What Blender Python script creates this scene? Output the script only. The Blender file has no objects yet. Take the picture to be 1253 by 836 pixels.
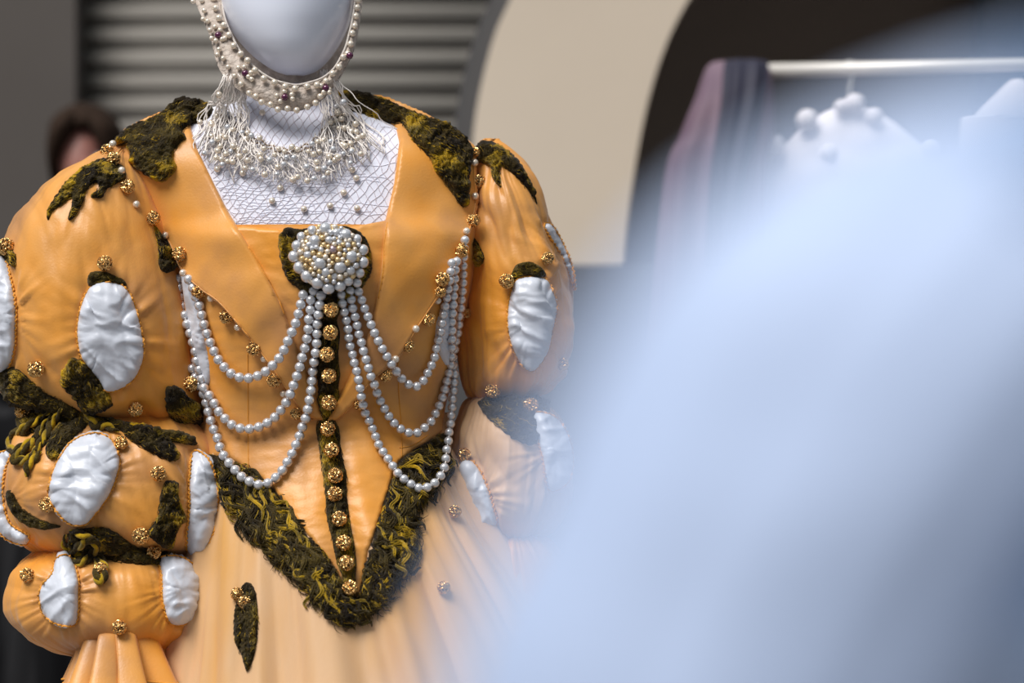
import bpy, math, random
import numpy as np
from mathutils import Vector, Euler
from mathutils.bvhtree import BVHTree
from mathutils.geometry import delaunay_2d_cdt
from mathutils.kdtree import KDTree

random.seed(7); rng = np.random.default_rng(7)
C = bpy.context.scene.collection
SC = bpy.context.scene

# ------------------------------------------------------------------ camera, world, sun, exposure
D = 2.5; CZ = 1.3; S = 36 / 85 * D / 1253
cam = bpy.data.cameras.new('camera'); camo = bpy.data.objects.new('camera', cam); C.objects.link(camo)
cam.lens = 85; cam.sensor_width = 36
camo.location = (0, -D, CZ); camo.rotation_euler = (math.pi / 2, 0, 0)
cam.clip_start = 0.05
cam.dof.use_dof = True; cam.dof.focus_distance = D - 0.005; cam.dof.aperture_fstop = 2.8
SC.camera = camo
SC.view_settings.view_transform = 'Standard'; SC.view_settings.look = 'None'
SC.view_settings.gamma = 1; SC.view_settings.use_curve_mapping = False
SC.view_settings.exposure = 0.0

w = bpy.data.worlds.new('sky'); SC.world = w; w.use_nodes = True
nt = w.node_tree; nt.nodes.clear()
tc = nt.nodes.new('ShaderNodeTexCoord'); sp = nt.nodes.new('ShaderNodeSeparateXYZ')
nt.links.new(tc.outputs['Generated'], sp.inputs[0])
rp = nt.nodes.new('ShaderNodeValToRGB')
mr = nt.nodes.new('ShaderNodeMapRange'); mr.inputs[1].default_value = -1; mr.inputs[2].default_value = 1
nt.links.new(sp.outputs['Z'], mr.inputs[0]); nt.links.new(mr.outputs[0], rp.inputs[0])
e = rp.color_ramp.elements
e[0].position = 0.47; e[0].color = (0.05, 0.05, 0.05, 1)
e[1].position = 1.0; e[1].color = (0.86, 0.95, 1.0, 1)
a = e.new(0.53); a.color = (0.24, 0.26, 0.30, 1)
bg = nt.nodes.new('ShaderNodeBackground'); bg.inputs[1].default_value = 0.55
nt.links.new(rp.outputs[0], bg.inputs[0])
wo = nt.nodes.new('ShaderNodeOutputWorld'); nt.links.new(bg.outputs[0], wo.inputs[0])

sun = bpy.data.lights.new('sun', 'SUN'); suno = bpy.data.objects.new('sun', sun); C.objects.link(suno)
sun.energy = 3.9; sun.angle = math.radians(32); sun.color = (1.0, 0.965, 0.92)
sd = Vector((0.40, 0.50, -0.90)); suno.rotation_euler = sd.to_track_quat('-Z', 'Y').to_euler()
suno.location = (-2, -4, 5)

# ------------------------------------------------------------------ helpers
def P(px, py, y=0.0):
    k = (D + y) / D * S
    return (px - 626.5) * k, y, CZ - (py - 418) * k
CAM = Vector((0, -D, CZ))

_perm = rng.permutation(256); _perm = np.concatenate([_perm, _perm, _perm])
_grad = rng.normal(size=(256, 3)); _grad /= np.linalg.norm(_grad, axis=1)[:, None]
def pn(x, y, z=0.0):
    x, y, z = np.broadcast_arrays(np.asarray(x, float), np.asarray(y, float), np.asarray(z, float))
    xi = np.floor(x).astype(int); yi = np.floor(y).astype(int); zi = np.floor(z).astype(int)
    xf, yf, zf = x - xi, y - yi, z - zi
    u, v, ww = [t * t * t * (t * (t * 6 - 15) + 10) for t in (xf, yf, zf)]
    r = 0
    for i in (0, 1):
        for j in (0, 1):
            for k in (0, 1):
                h = _perm[_perm[_perm[(xi + i) & 255] + ((yi + j) & 255)] + ((zi + k) & 255)]
                g = _grad[h]
                d = g[..., 0] * (xf - i) + g[..., 1] * (yf - j) + g[..., 2] * (zf - k)
                r = r + d * (u if i else 1 - u) * (v if j else 1 - v) * (ww if k else 1 - ww)
    return r * 1.5
def ridge(n): return 1 - np.minimum(np.abs(n) * 2.4, 1)

def mat(name, col, rough=.5, metal=0., sheen=0., spec=.5, coat=0., col2=None, nscale=10., stretch=(1, 1, 1), bump=0., bscale=300., col3=None, subs=0., fac=(.35, .65), bdist=.001, aniso=0.):
    m = bpy.data.materials.new(name); m.use_nodes = True; t = m.node_tree
    b = t.nodes['Principled BSDF']
    b.inputs['Base Color'].default_value = (*col, 1); b.inputs['Roughness'].default_value = rough
    b.inputs['Metallic'].default_value = metal; b.inputs['Sheen Weight'].default_value = sheen
    b.inputs['Specular IOR Level'].default_value = spec; b.inputs['Coat Weight'].default_value = coat
    b.inputs['Coat Roughness'].default_value = .15; b.inputs['Anisotropic'].default_value = aniso
    if subs: b.inputs['Subsurface Weight'].default_value = subs; b.inputs['Subsurface Scale'].default_value = .01
    tcn = t.nodes.new('ShaderNodeTexCoord'); mp = t.nodes.new('ShaderNodeMapping'); mp.inputs['Scale'].default_value = stretch
    t.links.new(tcn.outputs['Object'], mp.inputs[0])
    if col2:
        n = t.nodes.new('ShaderNodeTexNoise'); n.inputs['Scale'].default_value = nscale; n.inputs['Detail'].default_value = 4
        t.links.new(mp.outputs[0], n.inputs['Vector'])
        r = t.nodes.new('ShaderNodeValToRGB'); r.color_ramp.elements[0].color = (*col, 1); r.color_ramp.elements[1].color = (*col2, 1)
        r.color_ramp.elements[0].position = fac[0]; r.color_ramp.elements[1].position = fac[1]
        if col3:
            q = r.color_ramp.elements.new((fac[0] + fac[1]) / 2); q.color = (*col3, 1)
        t.links.new(n.outputs[0], r.inputs[0]); t.links.new(r.outputs[0], b.inputs['Base Color'])
    if bump:
        n2 = t.nodes.new('ShaderNodeTexNoise'); n2.inputs['Scale'].default_value = bscale; n2.inputs['Detail'].default_value = 3
        t.links.new(mp.outputs[0], n2.inputs['Vector'])
        bn = t.nodes.new('ShaderNodeBump'); bn.inputs['Strength'].default_value = bump; bn.inputs['Distance'].default_value = bdist
        t.links.new(n2.outputs[0], bn.inputs['Height']); t.links.new(bn.outputs[0], b.inputs['Normal'])
    return m

M = dict(
    satin=mat('golden_satin', (.77, .305, .032), .40, sheen=.15, spec=.45, col2=(.50, .235, .08), col3=(.72, .325, .07), nscale=9, fac=(.36, .66), bump=.35, bscale=420, bdist=.0006),
    satin_skirt=mat('peach_satin', (.66, .38, .17), .48, sheen=.2, spec=.35, col2=(.66, .34, .09), col3=(.68, .43, .24), nscale=7, stretch=(1, 1, .25), bump=.2, bscale=420, bdist=.0006),
    thread=mat('gold_thread', (.72, .30, .03), .6, bump=.6, bscale=600),
    white=mat('white_satin', (.60, .63, .71), .34, sheen=.2, spec=.5, bump=.15, bscale=500, bdist=.0006),
    wool=mat('olive_wool', (.016, .010, .004), .95, sheen=.1, spec=.1, col2=(.48, .28, .006), col3=(.05, .032, .006), nscale=34, fac=(.43, .62), bump=.9, bscale=380, bdist=.003),
    woold=mat('dark_wool', (.016, .010, .005), .95, sheen=.1, spec=.1, col2=(.085, .058, .010), nscale=40, bump=.9, bscale=400, bdist=.003),
    wooly=mat('yellow_wool', (.52, .32, .008), .95, sheen=.2, spec=.1, col2=(.16, .11, .01), nscale=60, bump=.8, bscale=500),
    pearl=mat('pearl', (.66, .67, .71), .22, metal=.5, spec=.6, coat=.5),
    cream_pearl=mat('cream_pearl', (.80, .70, .58), .22, metal=.4, spec=.6, coat=.5),
    gold_pearl=mat('golden_pearl', (.72, .52, .26), .22, metal=.5, coat=.5),
    rose_pearl=mat('rose_pearl', (.42, .32, .36), .22, metal=.5, coat=.5),
    purple=mat('purple_bead', (.09, .008, .05), .12, metal=.2, coat=.8),
    gold=mat('gold_filigree', (.74, .46, .18), .26, metal=1.),
    gold_shade=mat('gold_crevice_shade', (.10, .045, .012), .5, metal=.7),
    plastic=mat('mannequin_white', (.80, .84, .97), .32, spec=.5, coat=.3),
    chest=mat('white_lining', (.76, .77, .88), .7, bump=.3, bscale=90, bdist=.002),
    cord=mat('cream_cord', (.86, .80, .76), .6),
    fine=mat('fine_net', (.64, .58, .62), .7),
    lace=mat('beige_lace', (.60, .52, .46), .7, col2=(.40, .33, .28), nscale=120, bump=1., bscale=260, bdist=.003),
    felt_edge=mat('white_trim', (.56, .51, .47), .8, bump=.8, bscale=400),
    blue=mat('pale_blue_satin', (.40, .51, .75), .6, sheen=.1, col2=(.46, .56, .78), nscale=5, bump=.1, bscale=200),
    blue_shade=mat('shaded_blue_satin', (.10, .19, .36), .6, col2=(.13, .22, .39), nscale=5),  # darker blue stands in for the weaker light on the costume's right side
    shade_band=mat('slate_shade', (.09, .12, .18), .6),
    brown=mat('bronze_cord', (.26, .16, .08), .5, metal=.3),
    wall=mat('dark_grey_wall', (.085, .073, .066), .8, col2=(.10, .088, .08), nscale=2, bump=.1, bscale=40),
    shutter=mat('grey_shutter', (.30, .28, .255), .6, col2=(.33, .31, .28), nscale=3),
    cream=mat('cream_plaster', (.64, .545, .44), .8, col2=(.70, .60, .485), nscale=1.5, bump=.15, bscale=60),
    dark=mat('dark_brown_wall', (.19, .145, .115), .85, col2=(.22, .17, .135), nscale=2),
    darktrim=mat('charcoal_trim', (.07, .07, .075), .6),
    floor=mat('grey_paving', (.20, .20, .20), .8, col2=(.26, .25, .25), nscale=6, bump=.3, bscale=50),
    hair=mat('dark_brown_hair', (.022, .013, .009), .9, spec=.15, col2=(.035, .02, .013), nscale=50, stretch=(6, 6, 1)),
    skin=mat('skin', (.36, .16, .13), .5, subs=.1),
    black=mat('black_cloth', (.006, .006, .007), .95, spec=.08, col2=(.022, .022, .024), nscale=5, stretch=(5, 5, .4), fac=(.5, .62)),
    rail=mat('white_metal', (.75, .72, .68), .35, metal=.2),
    lilac=mat('lilac_fabric', (.13, .08, .12), .7, col2=(.18, .12, .16), nscale=10),
    navy=mat('navy_fabric', (.014, .014, .035), .7),
    knit=mat('white_knit', (.85, .80, .82), .8, bump=.6, bscale=150),
    wood=mat('dark_wood', (.12, .06, .03), .5, col2=(.08, .04, .02), nscale=8, stretch=(1, 1, 8)),
)

W = {}                      # world translation of each object
GEO = {}                    # object -> (verts, faces) in world space
def tag(o, label=None, cat=None, group=None, kind=None):
    for k, v in (('label', label), ('category', cat), ('group', group), ('kind', kind)):
        if v: o[k] = v
    return o
def attach(o, parent, pos=(0, 0, 0)):
    C.objects.link(o); pos = Vector(pos); W[o.name] = pos
    if parent: o.parent = parent; o.location = pos - W[parent.name]
    else: o.location = pos
    return o
def thing(name, loc, label, cat, group=None):
    o = bpy.data.objects.new(name, None); o.empty_display_size = .05
    attach(o, None, loc); return tag(o, label, cat, group)
def mk(name, V, F, mats, parent=None, smooth=True, mi=None):
    V = np.asarray(V, float); me = bpy.data.meshes.new(name)
    me.from_pydata(V.tolist(), [], F); me.update()
    for m in (mats if isinstance(mats, (list, tuple)) else [mats]): me.materials.append(m)
    if smooth: me.polygons.foreach_set('use_smooth', [True] * len(me.polygons))
    if mi is not None: me.polygons.foreach_set('material_index', mi)
    o = bpy.data.objects.new(name, me); attach(o, parent, (0, 0, 0)); GEO[o.name] = (V, F); return o
def bvh(*objs):
    V = []; F = []; k = 0
    for o in objs:
        v, f = GEO[o.name]; V += v.tolist(); F += [tuple(i + k for i in q) for q in f]; k += len(v)
    return BVHTree.FromPolygons(V, F)
def hit(b, px, py):
    d = (Vector(P(px, py, 0)) - CAM).normalized()
    h, n, _, _ = b.ray_cast(CAM + d * .9, d)
    if h is None: return None, None
    if n.dot(d) > 0: n = -n
    return h, n

def crom(rows, t, closed=False):
    """Catmull-Rom through rows (n,k) at parameters t in 0..n-1 (or 0..n closed)."""
    R = np.asarray(rows, float); n = len(R); t = np.asarray(t, float)
    i = np.floor(t).astype(int)
    if not closed: i = np.minimum(i, n - 2)
    f = (t - i)[:, None]
    g = (lambda j: R[j % n]) if closed else (lambda j: R[np.clip(j, 0, n - 1)])
    a, b, c, d = g(i - 1), g(i), g(i + 1), g(i + 2)
    return .5 * (2 * b + (c - a) * f + (2 * a - 5 * b + 4 * c - d) * f ** 2 + (3 * b - a - 3 * c + d) * f ** 3)

def resample(pts, step, closed=False, smooth=True):
    pts = np.asarray(pts, float); n = len(pts)
    if smooth:
        q = crom(pts, np.linspace(0, n if closed else n - 1, n * 12 + 1), closed)
    else:
        q = np.vstack([pts, pts[:1]]) if closed else pts
    s = np.concatenate([[0], np.cumsum(np.linalg.norm(np.diff(q, axis=0), axis=1))])
    m = max(3, int(round(s[-1] / step)))
    u = np.linspace(0, s[-1], m + 1)
    if closed: u = u[:-1]
    return np.stack([np.interp(u, s, q[:, k]) for k in range(q.shape[1])], 1)

def loft(name, rows, m, parent, nu=160, nv=100, ex=2.0, disp=None, caps=True):
    """rows: (py, left_px, right_px, y_centre, y_radius); a closed body through elliptical sections."""
    R = np.asarray(rows, float)
    t = np.linspace(0, len(R) - 1, nv); q = crom(R, t)
    U = np.linspace(0, 2 * math.pi, nu, endpoint=False)
    u, v = np.meshgrid(U, np.linspace(0, 1, nv))
    py, L, Rr, yc, ry = [q[:, i][:, None] for i in range(5)]
    ry = np.maximum(ry, .002); hw = np.maximum((Rr - L) / 2, .5)
    cu, su = np.cos(u), np.sin(u); k = (D + yc) / D * S
    cx = ((L + Rr) / 2 - 626.5) * k; cz = CZ - (py - 418) * k
    dx = np.sign(cu) * np.abs(cu) ** (2 / ex); dy = -np.sign(su) * np.abs(su) ** (2 / ex)
    X = cx + hw * k * dx; Y = yc + ry * dy; Z = cz + 0 * u
    if disp is not None:
        d = disp(u, v, X, Y, Z); nn = np.sqrt((dx / (hw * k)) ** 2 + (dy / ry) ** 2)
        nx, ny = dx / (hw * k) / nn, dy / ry / nn
        X = X + nx * d; Y = Y + ny * d
    V = np.stack([X, Y, Z], -1).reshape(-1, 3); F = []
    for j in range(nv - 1):
        for i in range(nu):
            i2 = (i + 1) % nu
            F.append((j * nu + i, j * nu + i2, (j + 1) * nu + i2, (j + 1) * nu + i))
    if caps:
        b = len(V); V = np.vstack([V, V[:nu].mean(0), V[-nu:].mean(0)])
        for i in range(nu):
            i2 = (i + 1) % nu
            F.append((b, i2, i)); F.append((b + 1, (nv - 1) * nu + i, (nv - 1) * nu + i2))
    return mk(name, V, F, m, parent)

def inside(pt, poly):
    x, y = pt[:, 0], pt[:, 1]; c = np.zeros(len(pt), bool); n = len(poly)
    for i in range(n):
        x1, y1 = poly[i]; x2, y2 = poly[i - 1]
        if y1 == y2: continue
        c ^= ((y1 > y) != (y2 > y)) & (x < (x2 - x1) * (y - y1) / (y2 - y1) + x1)
    return c
def edged(pt, poly):
    A = poly; B = np.roll(poly, -1, 0); best = np.full(len(pt), 1e9)
    for a_, b_ in zip(A, B):
        ab = b_ - a_; t = np.clip(((pt - a_) @ ab) / (ab @ ab + 1e-9), 0, 1)
        best = np.minimum(best, np.linalg.norm(pt - (a_ + t[:, None] * ab), axis=1))
    return best

def patch(name, outline, tree, m, parent, H=.004, R=6, res=3., base=.0015, sink=.004, disp=None, smooth=True, relax=0, jag=0., camdir=.5, ymax=None, edge_ring=True):
    """Cloth or felt piece laid on the surface under it: outline in the photograph's pixels, thickness H metres."""
    o = resample(outline, res, True, smooth)
    if jag:
        cen = o.mean(0); dr = o - cen; ln = np.linalg.norm(dr, axis=1)[:, None]
        o = o + dr / ln * (pn(o[:, 0] * .22, o[:, 1] * .22, 3.3) * jag + pn(o[:, 0] * .6, o[:, 1] * .6, 7.7) * jag * .6)[:, None]
    lo, hi = o.min(0), o.max(0)
    gx, gy = np.meshgrid(np.arange(lo[0], hi[0], res), np.arange(lo[1], hi[1], res * .87))
    gx = gx + (np.arange(gx.shape[0]) % 2)[:, None] * res / 2
    g = np.stack([gx.ravel(), gy.ravel()], 1); g = g[inside(g, o)]
    if len(g): g = g[edged(g, o) > res * .55]
    n = len(o); allp = np.vstack([o, g])
    vs, _, fs, orig, _, _ = delaunay_2d_cdt([Vector(p) for p in allp], [(i, (i + 1) % n) for i in range(n)], [list(range(n))], 1, 1e-4)
    pts = np.array([tuple(v) for v in vs]); F = [tuple(f) for f in fs]
    hp = np.full((len(pts), 3), np.nan); hn = np.zeros((len(pts), 3))
    for i, (x, y) in enumerate(pts):
        h, nn = hit(tree, x, y)
        if h is not None: hp[i] = h; hn[i] = nn
    ok = ~np.isnan(hp[:, 0])
    if not ok.all():
        kd = KDTree(int(ok.sum())); idx = np.where(ok)[0]
        for i in idx: kd.insert((pts[i, 0], pts[i, 1], 0), int(i))
        kd.balance()
        for i in np.where(~ok)[0]:
            _, j, _ = kd.find((pts[i, 0], pts[i, 1], 0)); hp[i] = P(pts[i, 0], pts[i, 1], hp[j, 1]); hn[i] = hn[j]
    E = set()
    for f in F:
        for a_, b_ in zip(f, f[1:] + f[:1]): E.add((min(a_, b_), max(a_, b_)))
    E = np.array(list(E))
    ys = hp[:, 1].copy(); deg = np.bincount(E.ravel(), minlength=len(pts)).astype(float); deg[deg == 0] = 1
    if ymax is not None: ys = np.minimum(ys, ymax)
    for _ in range(relax):
        s = np.bincount(E[:, 0], ys[E[:, 1]], len(pts)) + np.bincount(E[:, 1], ys[E[:, 0]], len(pts))
        ys = np.minimum(ys * .4 + .6 * s / deg, ys + .002)
    for _ in range(6):
        for k in range(3):
            s = np.bincount(E[:, 0], hn[E[:, 1], k], len(pts)) + np.bincount(E[:, 1], hn[E[:, 0], k], len(pts))
            hn[:, k] = .4 * hn[:, k] + .6 * s / deg
    kk = (D + ys) / D * S
    B = np.stack([(pts[:, 0] - 626.5) * kk, ys, CZ - (pts[:, 1] - 418) * kk], 1)
    tocam = np.array(CAM)[None] - B; tocam /= np.linalg.norm(tocam, axis=1)[:, None]
    hn /= np.linalg.norm(hn, axis=1)[:, None] + 1e-9
    nd = hn * (1 - camdir) + tocam * camdir; nd /= np.linalg.norm(nd, axis=1)[:, None]
    d = edged(pts, o); t = np.clip(d / R, 0, 1); h = base + H * np.sqrt(1 - (1 - t) ** 2)
    if disp is not None: h = h + disp(pts[:, 0], pts[:, 1], d) * np.clip(d / 3 + .15, 0, 1)
    V = B + nd * h[:, None]
    cnt = {}
    for f in F:
        for a_, b_ in zip(f, f[1:] + f[:1]): cnt[(a_, b_)] = 1
    bd = [e_ for e_ in cnt if (e_[1], e_[0]) not in cnt]
    if edge_ring:
        ids = sorted({i for e_ in bd for i in e_}); mp_ = {i: len(V) + k for k, i in enumerate(ids)}
        V = np.vstack([V, B[ids] - nd[ids] * sink])
        F += [(b_, a_, mp_[a_], mp_[b_]) for a_, b_ in bd]
    # face the camera
    a_, b_, c_ = [V[F[0][i]] for i in range(3)]
    if np.dot(np.cross(b_ - a_, c_ - a_), nd[0]) < 0: F = [tuple(reversed(f)) for f in F]
    ob = mk(name, V, F, m, parent); ob_o[ob.name] = o
    return ob
ob_o = {}

class Min:
    def __init__(s, *t): s.t = t
    def ray_cast(s, o, d):
        b_ = (None, None, None, None)
        for t in s.t:
            r_ = t.ray_cast(o, d)
            if r_[0] is not None and (b_[0] is None or r_[3] < b_[3]): b_ = r_
        return b_
class Two:
    def __init__(s, a_, b_): s.a, s.b = a_, b_
    def ray_cast(s, o, d):
        r1 = s.a.ray_cast(o, d); r2 = s.b.ray_cast(o, d)
        if r1[0] is None: return r2
        if r2[0] is None: return r1
        return r1 if r1[3] < r2[3] else r2
def tree_plus(t, o): return Two(t, bvh(o))
def tubes(paths, r, sides=5, taper=False):
    """Round cords through 3-D polylines; r a number or one per path."""
    V = []; F = []
    for q, p in enumerate(paths):
        p = np.asarray(p, float)
        if len(p) < 2: continue
        rr = r[q] if isinstance(r, (list, np.ndarray)) else r
        T = np.gradient(p, axis=0); T /= np.linalg.norm(T, axis=1)[:, None] + 1e-12
        ref = np.array([0, -1., .02]); A = np.cross(T, ref); la = np.linalg.norm(A, axis=1)
        A[la < 1e-3] = (1, 0, 0); A /= np.linalg.norm(A, axis=1)[:, None]; Bn = np.cross(T, A)
        k = len(V); n = len(p)
        for i in range(n):
            ri = rr * (min(1, .25 + 3 * min(i, n - 1 - i) / n) if taper else 1)
            for s in range(sides):
                an = 2 * math.pi * s / sides
                V.append(p[i] + ri * (A[i] * math.cos(an) + Bn[i] * math.sin(an)))
        for i in range(n - 1):
            for s in range(sides):
                s2 = (s + 1) % sides
                F.append((k + i * sides + s, k + i * sides + s2, k + (i + 1) * sides + s2, k + (i + 1) * sides + s))
        F.append(tuple(k + s for s in range(sides))[::-1]); F.append(tuple(k + (n - 1) * sides + s for s in range(sides)))
    return V, F

def onto(tree, pts, off, last=None):
    out = []; last_y = last if last is not None else .02
    for x, y in pts:
        h, n = hit(tree, x, y)
        if h is None: out.append(P(x, y, last_y - off))
        else:
            last_y = h.y; q = h + (CAM - h).normalized() * off; out.append(tuple(q))
    return np.array(out)

# shared ball meshes
def sphere_mesh(name, m, seg=22, ring=14):
    V = [(0, 0, 1)]; F = []
    for j in range(1, ring):
        th = math.pi * j / ring
        for i in range(seg):
            ph = 2 * math.pi * i / seg; V.append((math.sin(th) * math.cos(ph), math.sin(th) * math.sin(ph), math.cos(th)))
    V.append((0, 0, -1)); b = len(V) - 1
    for i in range(seg):
        i2 = (i + 1) % seg; F.append((0, 1 + i, 1 + i2)); F.append((b, b - seg + i2, b - seg + i))
        for j in range(ring - 2): F.append((1 + j * seg + i, 1 + (j + 1) * seg + i, 1 + (j + 1) * seg + i2, 1 + j * seg + i2))
    me = bpy.data.meshes.new(name); me.from_pydata(V, [], F); me.materials.append(m)
    me.polygons.foreach_set('use_smooth', [True] * len(F)); return me
PM = {k: sphere_mesh(k, M[k]) for k in ('pearl', 'cream_pearl', 'gold_pearl', 'rose_pearl', 'purple')}
def button_mesh(seed):
    r_ = np.random.default_rng(seed); paths = []
    for q in range(11):
        ax = r_.normal(size=3); ax /= np.linalg.norm(ax); al = r_.uniform(.3, .9)
        u1 = np.cross(ax, (.3, .5, .8)); u1 /= np.linalg.norm(u1); u2 = np.cross(ax, u1)
        a0 = r_.uniform(0, 6.28); ts = np.linspace(0, r_.uniform(2.5, 5.), 13); alv = al * np.linspace(1, r_.uniform(.5, 1), 13)
        paths.append([(ax * math.cos(q_) + (u1 * math.cos(t_ + a0) + u2 * math.sin(t_ + a0)) * math.sin(q_)) * .95 for t_, q_ in zip(ts, alv)])
    V, F = tubes(paths, .06, 5); n = len(F); k = len(V)
    sm = sphere_mesh('core', M['gold_shade'], 40, 26); co = np.array([tuple(v.co) for v in sm.vertices])
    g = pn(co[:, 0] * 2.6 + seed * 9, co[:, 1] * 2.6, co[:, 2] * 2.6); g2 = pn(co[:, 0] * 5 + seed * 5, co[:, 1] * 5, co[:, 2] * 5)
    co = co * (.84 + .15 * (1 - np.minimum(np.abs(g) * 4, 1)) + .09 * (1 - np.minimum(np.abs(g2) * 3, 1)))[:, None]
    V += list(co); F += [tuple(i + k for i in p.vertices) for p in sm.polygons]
    me = bpy.data.meshes.new('filigree_button'); me.from_pydata([tuple(v) for v in V], [], F)
    me.materials.append(M['gold']); me.materials.append(M['gold_shade'])
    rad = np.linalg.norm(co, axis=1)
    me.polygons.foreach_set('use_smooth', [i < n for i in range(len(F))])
    me.polygons.foreach_set('material_index', [0] * n + [1 if rad[list(p.vertices)].mean() < .895 else 0 for p in sm.polygons]); return me  # deep faces get the dark gold: crevice shade put into the colour
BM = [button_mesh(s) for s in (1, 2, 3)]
def ball(name, me, pos, r, parent, rot=False):
    o = bpy.data.objects.new(name, me); attach(o, parent, pos); o.scale = (r, r, r)
    if rot: o.rotation_euler = (random.uniform(0, 6), random.uniform(0, 6), random.uniform(0, 6))
    return o
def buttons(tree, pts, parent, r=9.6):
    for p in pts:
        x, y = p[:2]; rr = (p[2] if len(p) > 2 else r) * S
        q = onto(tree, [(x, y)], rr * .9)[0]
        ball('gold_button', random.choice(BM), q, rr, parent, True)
def pearls(tree, pts, parent, r=4.6, kind='cream_pearl', name='pearl'):
    for p in pts:
        q = onto(tree, [p[:2]], r * S * .9)[0]; ball(name, PM[kind], q, r * S, parent)

# ------------------------------------------------------------------ setting
def box(name, x0, x1, y0, y1, z0, z1, m, parent=None):
    V = [(x, y, z) for x in (x0, x1) for y in (y0, y1) for z in (z0, z1)]
    F = [(0, 1, 3, 2), (4, 6, 7, 5), (0, 4, 5, 1), (2, 3, 7, 6), (0, 2, 6, 4), (1, 5, 7, 3)]
    return mk(name, V, F, m, parent, smooth=False)
def struct(o): o['kind'] = 'structure'; return o
struct(box('floor', -6, 6, -6, 5, -.1, 0, M['floor']))
struct(box('shade_roof', -5, 5, 1.9, 3.6, 2.75, 2.9, M['dark']))  # unseen roof slab, added to keep the area behind darker
struct(box('wall_back', -5, 5, 3.4, 3.6, 0, 2.75, M['dark']))
x = P(1198, 0, 3.3)[0]
struct(box('wall_right', x, 5, 3.25, 3.35, 0, 2.75, M['darktrim']))
x = P(98, 0, 2.15)[0]
struct(box('wall_left', -4, x, 2.10, 2.25, 0, 2.75, M['wall']))
# corrugated roller shutter
x1 = P(640, 0, 2.2)[0]; zz = np.arange(0, 2.75, .0085); pitch = .0445
prof = 2.18 + .010 * np.cos(2 * math.pi * zz / pitch) + .006 * np.cos(4 * math.pi * zz / pitch)
V = []; F = []
for i, (z, y) in enumerate(zip(zz, prof)):
    V += [(x - .02, y, z), (x1 + .02, y, z), (x1 + .02, y + .05, z), (x - .02, y + .05, z)]
    if i:
        b = 4 * i; F += [(b - 4, b - 3, b + 1, b), (b - 2, b - 1, b + 3, b + 2), (b - 3, b - 2, b + 2, b + 1), (b - 1, b - 4, b, b + 3)]
door = mk('door_1', V, F, M['shutter'], None, smooth=True); struct(door)

# cream arch : inner and outer curve, extruded
def arch(name, left, right, y0, y1, m):
    L = resample(left, 8); R_ = resample(right, 8); n = 60
    f = lambda q: np.stack([np.interp(np.linspace(0, 1, n), np.linspace(0, 1, len(q)), q[:, k]) for k in (0, 1)], 1)
    L, R_ = f(L), f(R_); V = []; F = []
    for i in range(n):
        a_ = P(*L[i], y0); b_ = P(*R_[i], y0)
        V += [a_, b_, (b_[0], y1, b_[2]), (a_[0], y1, a_[2])]
        if i:
            q = 4 * i
            for s in range(4): F.append((q - 4 + s, q - 4 + (s + 1) % 4, q + (s + 1) % 4, q + s))
    F += [(0, 3, 2, 1), (4 * n - 4, 4 * n - 3, 4 * n - 2, 4 * n - 1)]
    return mk(name, V, F, m, None, smooth=False)
Lc = [(860, -270), (760, -200), (690, -120), (652, -60), (624, 0), (606, 40), (592, 90), (582, 140), (577, 190), (574, 260), (573, 326)]
Rc = [(1080, -200), (1000, -165), (935, -118), (882, -60), (842, 0), (816, 52), (796, 112), (782, 175), (773, 235), (767, 290), (765, 326)]
struct(arch('trim_1', Lc, Rc, 1.5, 1.72, M['cream']))
Ld = [(a_[0] - 24, a_[1]) for a_ in Lc]
struct(arch('trim_2', Ld, [(a_[0] + 6, a_[1]) for a_ in Lc], 1.6, 1.8, M['darktrim']))
a_ = P(540, 326, 1.5); b_ = P(800, 326, 1.5)
struct(box('trim_3', a_[0], b_[0], 1.45, 1.8, 0, a_[2], M['darktrim']))

# ------------------------------------------------------------------ mannequin
mann = thing('mannequin', (P(352, 0, .07)[0], .07, 0), 'white faceless dress form standing under the golden gown', 'mannequin')
rows = [(-150, 335, 365, .10, .02), (-130, 300, 398, .10, .06), (-90, 276, 424, .095, .085), (-40, 268, 434, .09, .095), (0, 271, 432, .085, .095), (25, 277, 428, .08, .09), (45, 287, 420, .075, .082), (62, 301, 410, .068, .07), (76, 317, 399, .062, .055), (87, 335, 386, .058, .035), (92, 350, 372, .056, .015)]
head = loft('head', rows, M['plastic'], mann, 80, 70)
neck = loft('neck', [(40, 312, 400, .125, .05), (95, 305, 404, .12, .05), (120, 302, 406, .10, .052), (145, 300, 408, .085, .052), (170, 294, 414, .078, .056), (200, 284, 424, .078, .062), (240, 270, 440, .085, .06)], M['chest'], mann, 72, 40)
rows = [(124, 300, 415, .09, .03), (132, 262, 440, .09, .045), (145, 228, 478, .09, .055), (160, 196, 515, .088, .063), (175, 165, 548, .085, .07), (190, 150, 574, .083, .078), (215, 156, 580, .08, .086), (250, 178, 582, .08, .096), (290, 200, 582, .08, .106), (350, 220, 572, .08, .112), (420, 232, 558, .08, .105), (500, 245, 540, .08, .092), (580, 235, 560, .08, .1)]
torso = loft('torso', rows, M['chest'], mann, 140, 110, ex=2.25)
struct_t = bvh(torso, neck)
V, F = tubes([[(P(392, 0, .08)[0], .09, .03), (P(392, 0, .08)[0], .09, .6), (P(392, 0, .08)[0], .09, 1.0)]], .016, 12); mk('pole', V, F, M['rail'], mann)
V, F = tubes([[(P(392, 0, .08)[0], .09, 0.0), (P(392, 0, .08)[0], .09, .03)]], .15, 40); mk('base', V, F, M['rail'], mann)

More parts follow.
